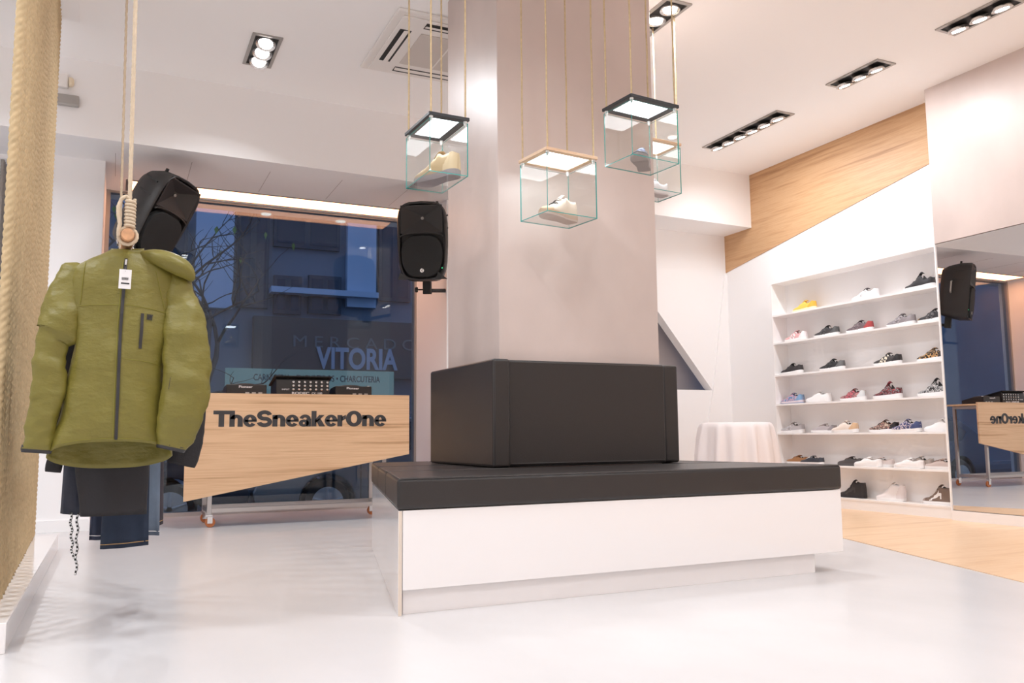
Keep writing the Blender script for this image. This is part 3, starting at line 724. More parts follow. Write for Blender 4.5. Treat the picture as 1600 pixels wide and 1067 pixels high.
for row, px, opt, lab in SHOES:
    off = opt.pop('off', 0.0); z = SHZ[row]
    xx = 5.952 + off
    py = {0: 775, 1: 725, 2: 672, 3: 624, 4: 575, 5: 515, 6: 465}[row]
    p = on(px, py, 0, xx)
    sneaker(lab, (xx, max(p.y, YP+.165), z), PI/2 + random.uniform(-.06, .06), **opt)

# ------------------------------------------------------------------ ropes
def rope_path(a, b, step):
    a, b = Vector(a), Vector(b); n = max(2, int((b-a).length/step)); return [a.lerp(b, k/n) for k in range(n+1)]

# ------------------------------------------------------------------ hanging glass display boxes
def display_box(B, angC, lenC, lenA, hgt, frame, label, shoe_args):
    """B = near lower corner of the lamp frame, angC = direction of the long side, box hangs from four ropes"""
    z = B[2]
    r = thing('hanging_display_box', label, 'display box', (B[0], B[1], z), (0, 0, angC), 'glass display boxes hung from the ceiling')
    wd = .038 if frame == 'black_frame' else .030; th = .016
    # frame, four members mitred as boxes
    for q, (x0, x1, ya, yb) in enumerate(((0, lenC, 0, wd), (0, lenC, lenA-wd, lenA), (0, wd, wd, lenA-wd), (lenC-wd, lenC, wd, lenA-wd))):
        MB().box(x0, x1, ya, yb, 0, th).build('frame_bar', frame, r, bevel=.0015)
    MB().box(wd, lenC-wd, wd, lenA-wd, .004, .010).build('light_panel', 'panel_glow', r)
    MB().box(wd, lenC-wd, wd, lenA-wd, .010, .014).build('backing', frame, r)
    ld = D.lights.new('panel_light', 'AREA'); ld.shape = 'RECTANGLE'; ld.size = lenC-2*wd-.01; ld.size_y = lenA-2*wd-.01; ld.energy = PANEL_W; ld.color = (.90, .95, 1.0)
    lo_ = D.objects.new('panel_light', ld); C.objects.link(lo_); lo_.parent = r; lo_.location = (lenC/2, lenA/2, .002)
    g = .004; i_ = .006; zt, zb_ = -.012, -hgt
    def pane(x0, x1, ya, yb, z0, z1):
        s = MB(); s.box(x0, x1, ya, yb, z0, z1)
        d = (x1-x0, yb-ya, z1-z0); thin = d.index(min(d))
        s.i = [0 if {0: 2, 1: 2, 2: 1, 3: 1, 4: 0, 5: 0}[k] == thin else 1 for k in range(6)]
        return s.build('glass_pane', ['clear_glass', 'glass_rim'], r, fix=False)
    pane(i_, lenC-i_, i_, lenA-i_, zb_, zb_+g)
    pane(i_, lenC-i_, i_, i_+g, zb_+g, zt)
    pane(i_, lenC-i_, lenA-i_-g, lenA-i_, zb_+g, zt)
    pane(i_, i_+g, i_+g, lenA-i_-g, zb_+g, zt)
    pane(lenC-i_-g, lenC-i_, i_+g, lenA-i_-g, zb_+g, zt)
    for x in (.016, lenC-.016):
        for y in (.016, lenA-.016):
            MB().lathe([(.009, .006), (.010, -.006), (.006, -.020), (.003, -.024)], 12, (x, y, 0)).build('corner_clip', 'acrylic', r, smooth=True)
            sway = random.uniform(-.006, .006)
            MB().tube(rope_path((x, y, -.006), (x+sway, y+sway, ZC-z), .012), .0050, 8, twist=.035).build('rope', 'rope_jute', r, smooth='all')
    # shoe stands on the glass floor: a thing of its own
    lab, sx, sy, ang, opt = shoe_args
    c, s = math.cos(angC), math.sin(angC)
    sneaker(lab, (B[0]+c*sx-s*sy, B[1]+s*sx+c*sy, z+zb_+g), angC+ang, group='sneakers in the hanging glass boxes', **opt)
    return r
sc = 1.25; b1 = Vector((0, 0, CAM_H)) + (Vector((1.0392, 2.9490, 1.9)) - Vector((0, 0, CAM_H)))*sc
display_box(tuple(b1), math.radians(2.4), .212, .335, .222*sc, 'black_frame', 'glass display box under a black lamp frame holding a tan sneaker',
    ('tan suede runner with gum sole in a hanging glass box', .106, .165, math.radians(112), dict(upper=(.50,.36,.20), sole=(.30,.27,.28), outsole=(.27,.25,.27), lace=(.75,.68,.55), heel=(.66,.52,.33), lining=(.45,.33,.2), style='boot', L=.295)))
sc = 1.16; b2 = Vector((0, 0, CAM_H)) + (Vector((1.6347, 3.1262, 1.9)) - Vector((0, 0, CAM_H)))*sc
display_box(tuple(b2), math.radians(7), .322, .262, .270*sc, 'oak_frame', 'glass display box under a pale wood lamp frame in front of the column',
    ('cream high-top boot with black laces in a hanging glass box', .16, .135, math.radians(196), dict(upper=(.66,.55,.45), sole=(.55,.38,.26), outsole=(.62,.50,.44), lace=(.03,.025,.03), toe=(.62,.44,.28), lining=(.5,.4,.33), style='boot', L=.275)))
sc = 1.36; b3 = Vector((0, 0, CAM_H)) + (Vector((1.6523, 2.4918, 1.9)) - Vector((0, 0, CAM_H)))*sc
display_box(tuple(b3), math.radians(6), .315, .237, .217*sc, 'black_frame', 'glass display box under a black lamp frame holding a grey sneaker',
    ('dark grey runner with blue and pink laces in a hanging glass box', .155, .12, math.radians(222), dict(upper=(.12,.12,.14), sole=(.30,.28,.28), outsole=(.28,.26,.26), lace=(.35,.40,.62), heel=(.62,.35,.40), stripe=(.75,.72,.74), toe=(.10,.10,.12), lining=(.1,.1,.1), L=.265)))
display_box((2.918, 4.28, 2.518), math.radians(5), .315, .245, .315, 'oak_frame', 'glass display box under a pale wood lamp frame behind the column corner',
    ('white sneaker in a glass box behind the column corner', .15, .12, math.radians(185), dict(upper=(.80,.80,.83), sole=(.84,.80,.80), lace=(.7,.72,.78), lining=(.6,.6,.62), outsole=(.6,.52,.52), L=.28)))

# ------------------------------------------------------------------ rope curtain on its white curb
cur = thing('rope_curtain', 'tall curtain of thick tan ropes standing on a white curb', 'curtain', (-.36, 4.6, 0))
MB().box(-.12, .068, 3.21-4.6, 5.99-4.6, 0, .098).build('curb', 'white_laminate', cur, bevel=.003)
MB().box(-.10, .048, 3.25-4.6, 5.99-4.6, ZC-.012, ZC).build('top_rail', 'white_paint', cur)
rmesh = None
NR = 28
for k in range(NR):
    u = k/(NR-1); y = 3.30 + 2.64*u; x = -.358 - .074*u
    if rmesh is None:
        o = MB().tube(rope_path((0, 0, .099), (0, 0, ZC-.012), .0075), .0175, 14, twist=.085).build('rope', 'rope_tan', cur, smooth='all'); rmesh = o.data
    else:
        o = D.objects.new('rope', rmesh); C.objects.link(o); o.parent = cur
    o.location = (x+.36, y-4.6, 0); o.rotation_euler = (0, 0, random.uniform(0, 2*PI))
cur_reflection = thing('rope_curtain', 'narrow curtain of grey ropes hanging under the soffit by the left shop window', 'curtain', (-.86, 7.5, 0))  # added ropes in place of the curtain's reflection in the glass
MB().box(-.05, .05, -.2, .25, 0, .06).build('curb', 'white_laminate', cur_reflection)
MB().box(-.05, .05, -.2, .25, ZS-.03, ZS).build('top_rail', 'white_paint', cur_reflection)
rm2 = None
for k in range(7):
    if rm2 is None:
        o = MB().tube(rope_path((0, 0, .061), (0, 0, ZS-.03), .0075), .0145, 12, twist=.075).build('rope', 'rope_reflection', cur_reflection, smooth='all'); rm2 = o.data
    else:
        o = D.objects.new('rope', rm2); C.objects.link(o); o.parent = cur_reflection
    o.location = (0, -.16 + k*.06, 0); o.rotation_euler = (0, 0, random.uniform(0, 6))

# ------------------------------------------------------------------ hanging clothes rail
YR, XRl, ZR = 3.13, .013, 1.376
rail = thing('clothes_rail', 'wooden pole hung on cotton ropes as a clothes rail', 'clothes rail', (XRl, YR, ZR))
MB().lathe([(.0195, 0), (.021, .004), (.021, 1.16), (.0195, 1.164)], 24, (0, 0, 0), (0, 1, 0)).build('pole', 'dowel_wood', rail, smooth=True)
near = MB()
tx = on(212, 0, 1, YR+.03); bx = on(203, 312, 1, YR+.03)
dx = (tx.x-bx.x)/(tx.z-bx.z)
topx = bx.x + dx*(ZC-bx.z)
near.tube(rope_path((topx-XRl, .03, ZC-ZR), (bx.x-XRl, .03, bx.z-ZR-.02), .010), .0078, 10, twist=.05)
hel = []
for k in range(8*14+1):
    a = 2*PI*k/14; hel.append((.005 + .0135*math.cos(a), .03 + .0135*math.sin(a), .130 - .098*k/(8*14)))
near.tube(hel, .0068, 8, twist=.04)
lp = [(.004, .03, .128), (-.010, .028, .140), (-.024, .026, .128), (-.033, .024, .100), (-.032, .024, .070), (-.026, .024, .040), (-.030, .024, .012), (-.026, .026, -.008)]
pp = []
for a, b_ in zip(lp, lp[1:]):
    for q in range(5): pp.append(Vector(a).lerp(Vector(b_), q/5))
near.tube(pp, .0075, 9, twist=.04)
near.tube([(.029*math.cos(2*PI*k/40), .03+.003*math.sin(2*PI*k/20), .029*math.sin(2*PI*k/40)) for k in range(40)], .0075, 9, closed=True, twist=.04)
near.build('rope', 'rope_cotton', rail, smooth='all')
far = MB(); far.tube(rope_path((-.05, 1.10, ZC-ZR), (-.024, 1.10, 0), .011), .0062, 8, twist=.045)
far.tube([(.027*math.cos(2*PI*k/30), 1.10, .027*math.sin(2*PI*k/30)) for k in range(30)], .006, 8, closed=True)
far.build('rope', 'rope_cotton', rail, smooth='all')
hk_ = MB().tube([(.0, .55, ZC-ZR), (.0, .55, ZC-ZR-.06), (.012, .55, ZC-ZR-.10)], .006, 8).build('ceiling_hook', 'steel', rail)

def hanger(label, y, x=XRl, wid=.40, clip=False, ends=None):
    h = thing('clothes_hanger', label, 'hanger', (x, y, ZR-.021), group='hangers on the wooden rail')
    hook = [(.0 + .030*math.cos(a), 0, .0 + .030*math.sin(a)) for a in [PI*(-.15) + PI*1.15*k/12 for k in range(13)]]
    hook = [(p[0], 0, p[2]) for p in hook][::-1]; zc = -.006
    wire = [(p[0], p[1], p[2]+.012) for p in hook]
    k = MB(); k.tube([(-.026, 0, .0), (-.029, 0, .022), (-.018, 0, .046), (.002, 0, .050), (.022, 0, .040), (.028, 0, .016), (.016, 0, -.012), (.0, 0, -.022), (0, 0, -.05)], .0022, 8); k.build('hook', 'chrome', h, smooth='all')
    if clip:
        e0, e1 = ends[0]-x, ends[1]-x
        MB().tube([(min(e0, -.02), 0, -.055), (0, 0, -.050), (max(e1, .02), 0, -.055)], .006, 8).build('bar', 'rubber', h)
        for s_ in (e0+.014, e1-.014): MB().box(s_-.010, s_+.010, -.013, .013, -.118, -.048).build('clip', 'rubber', h, bevel=.003)
    else:
        MB().tube([(-wid/2, 0, -.125), (-wid*.3, 0, -.085), (-.05, 0, -.052), (0, 0, -.045), (.05, 0, -.052), (wid*.3, 0, -.085), (wid/2, 0, -.125)], [.006, .009, .010, .010, .010, .009, .006], 10).build('shoulder_bar', 'rubber', h, smooth='all')
    return h

def wob(p, amp, sc):
    return amp*(noise.noise(Vector(p)*sc) + .5*noise.noise(Vector(p)*sc*2.3 + Vector((5, 1, 3))))
def make_jacket(name, label, cat, Y, fabric, rows, sleeves, cuff, group=None, back_py=735, amp=.006, seed=0):
    j = thing(name, label, cat, (0, Y, 0), group=group)
    def Q(px, py): p = on(px, py, 1, Y); return p.x, p.z
    N = 64
    def row_at(py):
        for a, b_ in zip(rows, rows[1:]):
            if py <= b_[0]:
                u = max(0, (py-a[0])/(b_[0]-a[0])); return [a[i]+(b_[i]-a[i])*u for i in range(4)]
        return list(rows[-1])
    py0, py1 = rows[0][0], rows[-1][0]
    def P(py, th, out=0.0):
        r_ = row_at(py); x0, z = Q(r_[1], r_[0]); x1, _ = Q(r_[2], r_[0]); dep = r_[3]
        cx, a = (x0+x1)/2, (x1-x0)/2
        c, s = math.cos(th), math.sin(th)             # s>0 is the front (towards the camera)
        v = (py-py0)/(py1-py0)
        zb_ = Q(r_[1], py0 + (back_py-py0)*v)[1]
        zz = z*(.5+.5*s) + zb_*(.5-.5*s)
        x = cx + a*math.copysign(abs(c)**.85, c); y = -dep*math.copysign(abs(s)**.8, s)
        d = wob((x*1.5+seed+zz*.5, y*2, zz*.55), amp*min(1, v*4), 8)
        n_ = Vector((c*.5, -s, 0)).normalized()
        return Vector((x, y, zz)) + n_*(d+out)
    M = 46
    g = [[P(py0+(py1-py0)*i/(M-1), 2*PI*k/N) for k in range(N)] for i in range(M)]
    o = MB().grid(g, closed=True).build('body', fabric, j, smooth='all')
    o.modifiers.new('solid', 'SOLIDIFY').thickness = .003
    def front(px, py, out=.003):
        r_ = row_at(py); x0, _ = Q(r_[1], r_[0]); x1, _ = Q(r_[2], r_[0]); x, _ = Q(px, py)
        cx, a = (x0+x1)/2, (x1-x0)/2; c = max(-1, min(1, (x-cx)/a)); c = math.copysign(abs(c)**(1/.85), c)
        return P(py, math.acos(c), out)
    for si, (path, yo, yf) in enumerate(sleeves):
        # resample
        pts = []
        for a, b_ in zip(path, path[1:]):
            for q in range(6): pts.append([a[i]+(b_[i]-a[i])*q/6 for i in range(4)])
        pts.append(list(path[-1]))
        rr = []
        for i, (px, py, rp, yy) in enumerate(pts):
            a = pts[max(0, i-1)]; b_ = pts[min(len(pts)-1, i+1)]
            xa, za = Q(a[0], a[1]); xb, zb_ = Q(b_[0], b_[1]); t = Vector((xb-xa, 0, zb_-za)).normalized(); nrm = Vector((-t.z, 0, t.x))
            x, z = Q(px, py); rm = rp/1321*Y*1.02
            ring = []
            for k in range(28):
                an = 2*PI*k/28
                p = Vector((x, yy, z)) + nrm*math.cos(an)*rm + Vector((0, 1, 0))*math.sin(an)*rm*yf
                d = wob((p.x*1.3+seed+3*si, p.y*2, p.z*1.6), amp*1.0, 11)
                ring.append(p + (nrm*math.cos(an) + Vector((0, math.sin(an), 0)))*d)
            rr.append(ring)
        s_ = MB().grid(rr, closed=True); s_.add(rr[0], [tuple(range(28))])
        so = s_.build('sleeve', fabric, j, smooth='all')
        if cuff:
            c0 = sum(rr[-1], Vector())/28; tt = (c0 - sum(rr[-4], Vector())/28).normalized()
            cr = [[c0 + (p-c0)*k1 + tt*k2 for p in rr[-1]] for k1, k2 in ((.98, -.012), (1.0, .002), (.93, .012), (.80, .010), (.75, -.02))]
            MB().grid(cr, closed=True, caps=True).build('cuff', cuff, so, smooth='all')
    return j, front, Q
mat('olive_nylon', (.172, .146, .022), .5, bump=.55, bscale=22, var=.05, vscale=12, stretch=(1, 1, 1.7))
mat('black_knit', (.018, .016, .018), .8, bump=.2, bscale=120)
mat('navy_nylon', (.018, .022, .040), .55, bump=.2, bscale=60)
mat('denim_dark', (.020, .032, .060), .85, bump=.2, bscale=400, var=.25, vscale=8)
mat('denim_light', (.13, .17, .23), .85, bump=.2, bscale=400, var=.35, vscale=6)
mat('denim_navy', (.03, .04, .075), .85, bump=.2, bscale=400, var=.2, vscale=9)
mat('denim_plum', (.055, .045, .055), .85, bump=.2, bscale=400, var=.2, vscale=9)
mat('zip_black', (.025, .023, .025), .5)
mat('tag_card', (.82, .80, .80), .6)
mat('seam_thread', (.20, .18, .018), .7)
mat('stitch_tan', (.45, .28, .12), .7)
YJ = 3.24
rows = [(391, 172, 226, .035), (399, 156, 250, .055), (408, 130, 266, .066), (420, 112, 280, .074), (440, 108, 283, .080), (480, 112, 276, .086), (520, 116, 266, .090), (560, 111, 262, .092), (600, 102, 262, .092), (640, 92, 264, .094), (672, 80, 268, .092), (691, 74, 270, .086)]
slL = [(128, 414, 8, .0), (121, 424, 18, .0), (112, 446, 24, -.006), (103, 480, 27, -.016), (97, 506, 29, -.024), (93, 520, 27, -.028), (84, 532, 19, -.030), (80, 560, 19, -.032), (78, 590, 20, -.035), (72, 630, 19, -.035), (65, 670, 20, -.030), (60, 702, 17, -.028)]
slR = [(256, 414, 8, .0), (266, 426, 17, -.005), (275, 448, 22, -.022), (284, 480, 25, -.045), (289, 525, 28, -.065), (291, 570, 31, -.075), (288, 612, 32, -.080), (281, 650, 30, -.078), (270, 684, 25, -.070), (266, 698, 20, -.068)]
jk, front, Q = make_jacket('hooded_jacket', 'olive green hooded jacket with black zip and white price tag on the rail', 'jacket', YJ, 'olive_nylon', rows, [(slL, 0, .62), (slR, 0, .62)], 'zip_black', amp=.011)
def strip(name, pts, wd, mt_, parent, out=.003, thick=.002):
    """flat ribbon lying on the jacket front"""
    L2, R2 = [], []
    for (px, py) in pts:
        L2.append(front(px-wd/2, py, out)); R2.append(front(px+wd/2, py, out))
    n = len(pts); b2_ = [p + Vector((0, thick, 0)) for p in L2], [p + Vector((0, thick, 0)) for p in R2]
    rows_ = [[L2[i], R2[i], b2_[1][i], b2_[0][i]] for i in range(n)]
    return MB().grid(rows_, closed=True, caps=True).build(name, mt_, parent, smooth=False)
def lerp_pts(a, b, n): return [(a[0]+(b[0]-a[0])*k/n, a[1]+(b[1]-a[1])*k/n) for k in range(n+1)]
zp = strip('zip', lerp_pts((197, 405), (188, 520), 12) + lerp_pts((188, 520), (181, 688), 16)[1:], 4.6, 'zip_black', jk, .004, .003)
strip('pocket_zip', lerp_pts((221, 490), (217, 545), 8), 4.5, 'zip_black', jk, .004)
strip('zip_flap', lerp_pts((192, 410), (183, 520), 10) + lerp_pts((183, 520), (176, 688), 14)[1:], 1.2, 'seam_thread', jk, .003)
strip('seam', lerp_pts((190, 478), (128, 478), 10), 1.0, 'seam_thread', jk, .002) if False else None
def seam_line(pts):
    MB().tube([front(px, py, .0015) for px, py in pts], .0011, 5).build('seam', 'seam_thread', jk)
seam_line(lerp_pts((124, 478), (187, 478), 14)); seam_line(lerp_pts((194, 477), (262, 484), 14)); seam_line(lerp_pts((194, 562), (258, 566), 12))
seam_line(lerp_pts((135, 412), (126, 476), 8)); seam_line(lerp_pts((243, 420), (262, 500), 10)); seam_line(lerp_pts((100, 686), (262, 686), 18))
for q in range(4):
    strip('logo_bar', lerp_pts((229+q*2.2, 490), (228+q*2.2, 499), 3), 1.4, 'zip_black', jk, .003)
strip('logo_bar', lerp_pts((237.2, 490.6), (227.5, 498), 5), 1.4, 'zip_black', jk, .0035)
strip('zip_pull', lerp_pts((197.2, 407), (196.4, 415), 4), 3.0, 'chrome', jk, .008)
sm = MB().box(-.0008, .0008, -.001, .001, -.020, .020).build('sleeve_print', 'zip_black', jk)
sx_, sz_ = Q(261, 603); sm.location = (sx_, -.150, sz_); sm.rotation_euler = (0, .12, 0)
# collar and hood
cr = []
for k1, py, sh in ((1.0, 397, 0), (1.02, 392, 0), (1.0, 387, 0), (.90, 388, 0), (.84, 396, 0)):
    py += 1.5
    ring = []
    for k in range(36):
        a = 2*PI*k/36; x0, z0 = Q(199 + 26*k1*math.cos(a), py + (7 if math.sin(a) > 0 else 3)*math.sin(a)); ring.append((x0, -.04*k1*math.sin(a)-.004, z0))
    cr.append(ring)
MB().grid(cr, closed=True).build('collar', 'olive_nylon', jk, smooth='all')
hd = [(216, 400, 4, -.03), (230, 402, 8, -.045), (246, 407, 12, -.055), (262, 414, 14, -.062), (278, 422, 14, -.066), (290, 430, 12, -.066), (297, 438, 7, -.06), (299, 444, 3, -.055)]
hr = []
for i, (px, py, rp, yy) in enumerate(hd):
    a = hd[max(0, i-1)]; b_ = hd[min(len(hd)-1, i+1)]
    xa, za = Q(a[0], a[1]); xb, zb_ = Q(b_[0], b_[1]); t = Vector((xb-xa, 0, zb_-za)).normalized(); nrm = Vector((-t.z, 0, t.x)); x, z = Q(px, py); rm = rp/1321*YJ
    hr.append([Vector((x, yy, z)) + nrm*math.cos(2*PI*k/24)*rm*(1+.12*math.sin(5*k)) + Vector((0, 1.3*rm*math.sin(2*PI*k/24), 0)) for k in range(24)])
ho = MB().grid(hr, closed=True, caps=True).build('hood', 'olive_nylon', jk, smooth='all'); sb = ho.modifiers.new('sub', 'SUBSURF'); sb.levels = sb.render_levels = 1
# swing tag
tg = MB().box(-.019, .019, -.0008, .0008, -.066, 0).build('price_tag', 'tag_card', jk, bevel=.0005)
tx_, tz_ = Q(195.8, 431); tg.location = (tx_, -.125, tz_); tg.rotation_euler = (.05, .02, 0)
for q in range(9): MB().box(-.010+q*.0023, -.010+q*.0023+.0012, -.0016, -.0009, -.036, -.027).build('barcode_bar', 'zip_black', tg)
MB().box(-.012, .014, -.0016, -.0009, -.050, -.045).build('price_print', 'zip_black', tg)
MB().tube([(0, -.001, -.006), (.002, .01, .015), (.004, .03, .04)], .0008, 5).build('tag_string', 'zip_black', tg)
hanger('black hanger inside the olive jacket', YJ, XRl-.004, .36)
# black pullover behind the jacket
YK = 3.44
rows2 = [(405, 172, 226, .03), (415, 140, 262, .05), (435, 122, 280, .06), (480, 122, 280, .065), (560, 118, 276, .07), (640, 112, 280, .07), (722, 116, 232, .062), (806, 124, 230, .06)]
sl2 = [(124, 440, 20, .0), (112, 500, 20, .0), (104, 560, 19, .0), (98, 640, 16, -.01), (90, 700, 11, -.02), (84, 732, 9, -.02)]
sr2 = [(276, 440, 20, .0), (292, 490, 20, .0), (300, 560, 19, .0), (299, 640, 20, .0), (293, 690, 22, .0), (284, 722, 20, .0)]
pk, _, _ = make_jacket('pullover', 'black pullover hanging right behind the olive jacket', 'pullover', YK, 'black_knit', rows2, [(sl2, 0, .6), (sr2, 0, .6)], 'black_knit', back_py=808, seed=9)
hanger('black hanger inside the black pullover', YK, XRl, .36)

def trousers(name, label, cat, Y, px0, px1, py1, mt_, hem=None, tiltp=0, gap=.5, flare=0, group='trousers and shorts on the rail', seed=0):
    t = thing(name, label, cat, (0, Y, 0), group=group)
    def Q2(px, py): p = on(px, py, 1, Y); return Vector((p.x, 0, p.z))
    ztop = ZR - .12
    pbot0, pbot1 = Q2(px0, py1 + tiltp), Q2(px1, py1)
    rowsL = []
    K = 40; R_ = 26
    for i in range(R_):
        u = i/(R_-1); ring = []
        xa = pbot0.x - flare*(1-u)*0 + .02*(1-u); xb = pbot1.x - .02*(1-u)
        for k in range(K):
            a = 2*PI*k/K; c, s = math.cos(a), math.sin(a)
            x = (xa+xb)/2 + (xb-xa)/2*c
            zbt = pbot0.z + (pbot1.z-pbot0.z)*(c*.5+.5)
            z = ztop + (zbt-ztop)*u
            y = (.010+.016*u)*math.copysign(abs(s)**.7, s) + wob((x*2+seed, s*.3, z*.7), .012*u, 6)
            ring.append(Vector((x, y, z)))
        rowsL.append(ring)
    o = MB().grid(rowsL, closed=True, caps=True).build('legs', mt_, t, smooth='all')
    wb = [[p + Vector((0, math.copysign(.003, p.y), dz)) for p in rowsL[0]] for dz in (.004, -.035)]
    MB().grid(wb, closed=True, caps=True).build('waistband', mt_, t, smooth='all')
    if hem:
        hb = []
        for dz in (.016, .019): hb.append([p + Vector((0, math.copysign(.0015, p.y - sum(q.y for q in rowsL[-1])/K), dz)) for p in rowsL[-1]])
        MB().grid(hb, closed=True).build('hem_stitch', hem, t)
    hanger('black clip hanger holding the ' + label.split(' hanging')[0], Y, XRl, .2, True, (pbot0.x+.02, pbot1.x-.02))
    return t, Q2
nv, Qn = trousers('track_shorts', 'navy nylon shorts hanging with braided drawstrings', 'shorts', 3.58, 94, 152, 806, 'navy_nylon', tiltp=-4, seed=2)
def cord(px0, px1, pya, pyb, sd):
    mb = MB(); p0, p1 = Qn(px0, pya), Qn(px1, pyb); n = 60
    path = [p0.lerp(p1, k/n) + Vector((.003*math.sin(k*.35+sd), -.03+.002*math.cos(k*.5), 0)) for k in range(n+1)]
    mb.tube(path, .0042, 8); mb.i = [(1 if ((q//8)//2 + (q % 8)//3) % 2 else 0) for q in range(len(mb.f))]
    mb.build('drawstring', ['rubber', 'print_white'], nv, smooth='all')
cord(111, 114, 800, 870, 0); cord(122, 119, 800, 896, 2)
trousers('jeans', 'dark blue jeans hanging below the black pullover', 'jeans', 3.74, 156, 232, 851, 'denim_dark', 'stitch_tan', tiltp=7, seed=4)
trousers('jeans', 'navy denim jeans hanging next to the braided drawstrings', 'jeans', 3.86, 139, 160, 843, 'denim_navy', 'print_white', tiltp=0, seed=6)
trousers('jeans', 'faded light blue jeans hanging beside the dark blue jeans', 'jeans', 3.98, 205, 249, 836, 'denim_light', 'print_white', tiltp=-2, seed=8)
trousers('jeans', 'plum grey denim jeans hanging at the far end of the rail', 'jeans', 4.10, 228, 255, 818, 'denim_plum', 'stitch_tan', tiltp=8, seed=11)

# ------------------------------------------------------------------ covered side table
tcx, tcy, tz = 5.24, 6.30, .775
tb = thing('side_table', 'small round side table hidden under a white cloth', 'table', (tcx, tcy, 0))
MB().lathe([(.30, tz-.025), (.305, tz-.012), (.30, tz-.003)], 40, (0, 0, 0)).build('table_top', 'white_laminate', tb, smooth=True)
MB().lathe([(.17, 0), (.16, .02), (.03, .035), (.03, tz-.025)], 24, (0, 0, 0)).build('pedestal', 'steel', tb, smooth=True)
cl = []
N = 120
for i, (rr, z, am) in enumerate([(.0, tz+.001, 0), (.15, tz+.001, 0), (.27, tz+.001, 0), (.305, tz-.001, .0), (.325, tz-.012, .002), (.338, tz-.05, .008), (.350, tz-.15, .018), (.362, tz-.30, .026), (.372, tz-.48, .032), (.380, tz-.64, .036), (.384, .012, .038)]):
    ring = []
    for k in range(N):
        a = 2*PI*k/N
        d = am*(math.sin(13*a+.6*math.sin(3*a)) + .55*math.sin(21*a+1.3+i*.05) + .4*noise.noise(Vector((math.cos(a)*3, math.sin(a)*3, z*1.2))))
        ring.append((max(.001, rr+d)*math.cos(a), max(.001, rr+d)*math.sin(a), z))
    cl.append(ring)
tc_ = MB().grid(cl, closed=True).build('tablecloth', 'linen', smooth='all', loc=(tcx, tcy, 0)); tc_.modifiers.new('solid', 'SOLIDIFY').thickness = .002
tag(tc_, 'white cloth draped to the floor over the side table by the shelves', 'tablecloth')

# ------------------------------------------------------------------ street outside
mat('asphalt', (.06, .065, .07), .8, var=.2, vscale=6)
mat('pavement', (.18, .19, .21), .8, var=.15, vscale=5)
mat('facade', (.22, .23, .26), .8, var=.12, vscale=.8)
mat('facade_light', (.55, .60, .70), .7, var=.08, vscale=.8)
mat('facade_dark', (.07, .075, .09), .7, var=.1, vscale=1)
mat('sign_board', (.12, .09, .075), .6)
mat('sign_letter', (.42, .44, .50), .5)
mat('sign_thin', (.20, .18, .18), .5)
mat('night_glass', (.02, .03, .05), .08)
mat('car_silver', (.30, .33, .37), .25, metal=.6, coat=.5)
mat('car_dark', (.03, .04, .07), .25, metal=.3, coat=.5)
mat('alloy', (.5, .52, .55), .4)
mat('bark', (.10, .075, .06), .9, bump=.4, bscale=40)
mat('leaf', (.25, .35, .08), .7)
emit_mat('shop_light', (.45, .75, .85), .22)
ZG = -.42
struct(MB().box(-50, 22, YG+.13, 9.3, -.5, -.08).build('pavement', 'pavement'))
struct(MB().box(-50, 22, 9.3, 16.2, -.6, ZG).build('street', 'asphalt'))
struct(MB().box(-50, 22, 16.2, 18.0, -.6, ZG+.14).build('pavement_opposite', 'pavement'))
YF = 18.0
def fq(px, py): p = on(px, py, 1, YF); return p.x, p.z
bd = thing('market_building', 'blue grey market hall with a VITORIA sign across the street', 'building', (4, YF, ZG+.14))
zo = ZG+.14
MB().box(-22, 16, .05, 3, 0, 12).build('wall', 'facade', bd)
for a, b_ in ((302, 362), (540, 585), (180, 215)):
    x0, z0 = fq(a, 480); x1, _ = fq(b_, 480); MB().box(x0-4, x1-4, -.12, .05, z0-zo, 12).build('pilaster', 'facade_light', bd)
for a, b_, t, bt in ((372, 418, 330, 480), (428, 530, 335, 385), (428, 470, 430, 490), (482, 532, 430, 490), (592, 640, 350, 470), (228, 290, 340, 470)):
    x0, z1 = fq(a, t); x1, z0 = fq(b_, bt); z0 = fq(a, bt)[1]
    wn = MB(); wn.box(x0-4, x1-4, -.06, .06, z0-zo, z1-zo); fo = wn.build('window', 'facade_dark', bd)
    n = 2
    for q in range(n):
        xa = x0 + (x1-x0)*q/n + .06; xb = x0 + (x1-x0)*(q+1)/n - .06
        MB().box(xa-4, xb-4, -.075, -.06, z0-zo+.08, z1-zo-.08).build('pane', 'night_glass', fo)
x0, z0 = fq(420, 452); x1, z1 = fq(585, 440)
MB().box(x0-4, x1-4, -.35, .05, z0-zo-.1, z0-zo+.02).build('balcony', 'facade_light', bd)
x0, z1 = fq(395, 495); x1, _ = fq(660, 495); z0 = fq(500, 590)[1]
MB().box(x0-4, x1-4+1.5, -.22, .05, z0-zo, z1-zo).build('sign_board', 'sign_board', bd)
x0, z0 = fq(490, 576); x1, z1 = fq(616, 546)
text_mesh('sign_lettering', 'VITORIA', 'sign_letter', bd, x1-x0, .47, .02, .03, (x0-4, -.24, z0-zo-.02), FRONT)
x0, z0 = fq(455, 543); x1, z1 = fq(645, 526)
text_mesh('sign_lettering', 'MERCADO', 'sign_thin', bd, x1-x0, .24, .01, 0, (x0-4, -.23, z0-zo), FRONT, spacing=1.5)
x0, z0 = fq(350, 612); x1, z1 = fq(610, 578); z1 = fq(350, 576)[1]
MB().box(x0-4, x1-4, -.26, -.10, z0-zo-.1, z1-zo).build('lit_fascia', 'shop_light', bd)
x0, z0 = fq(393, 594); x1, _ = fq(560, 594)
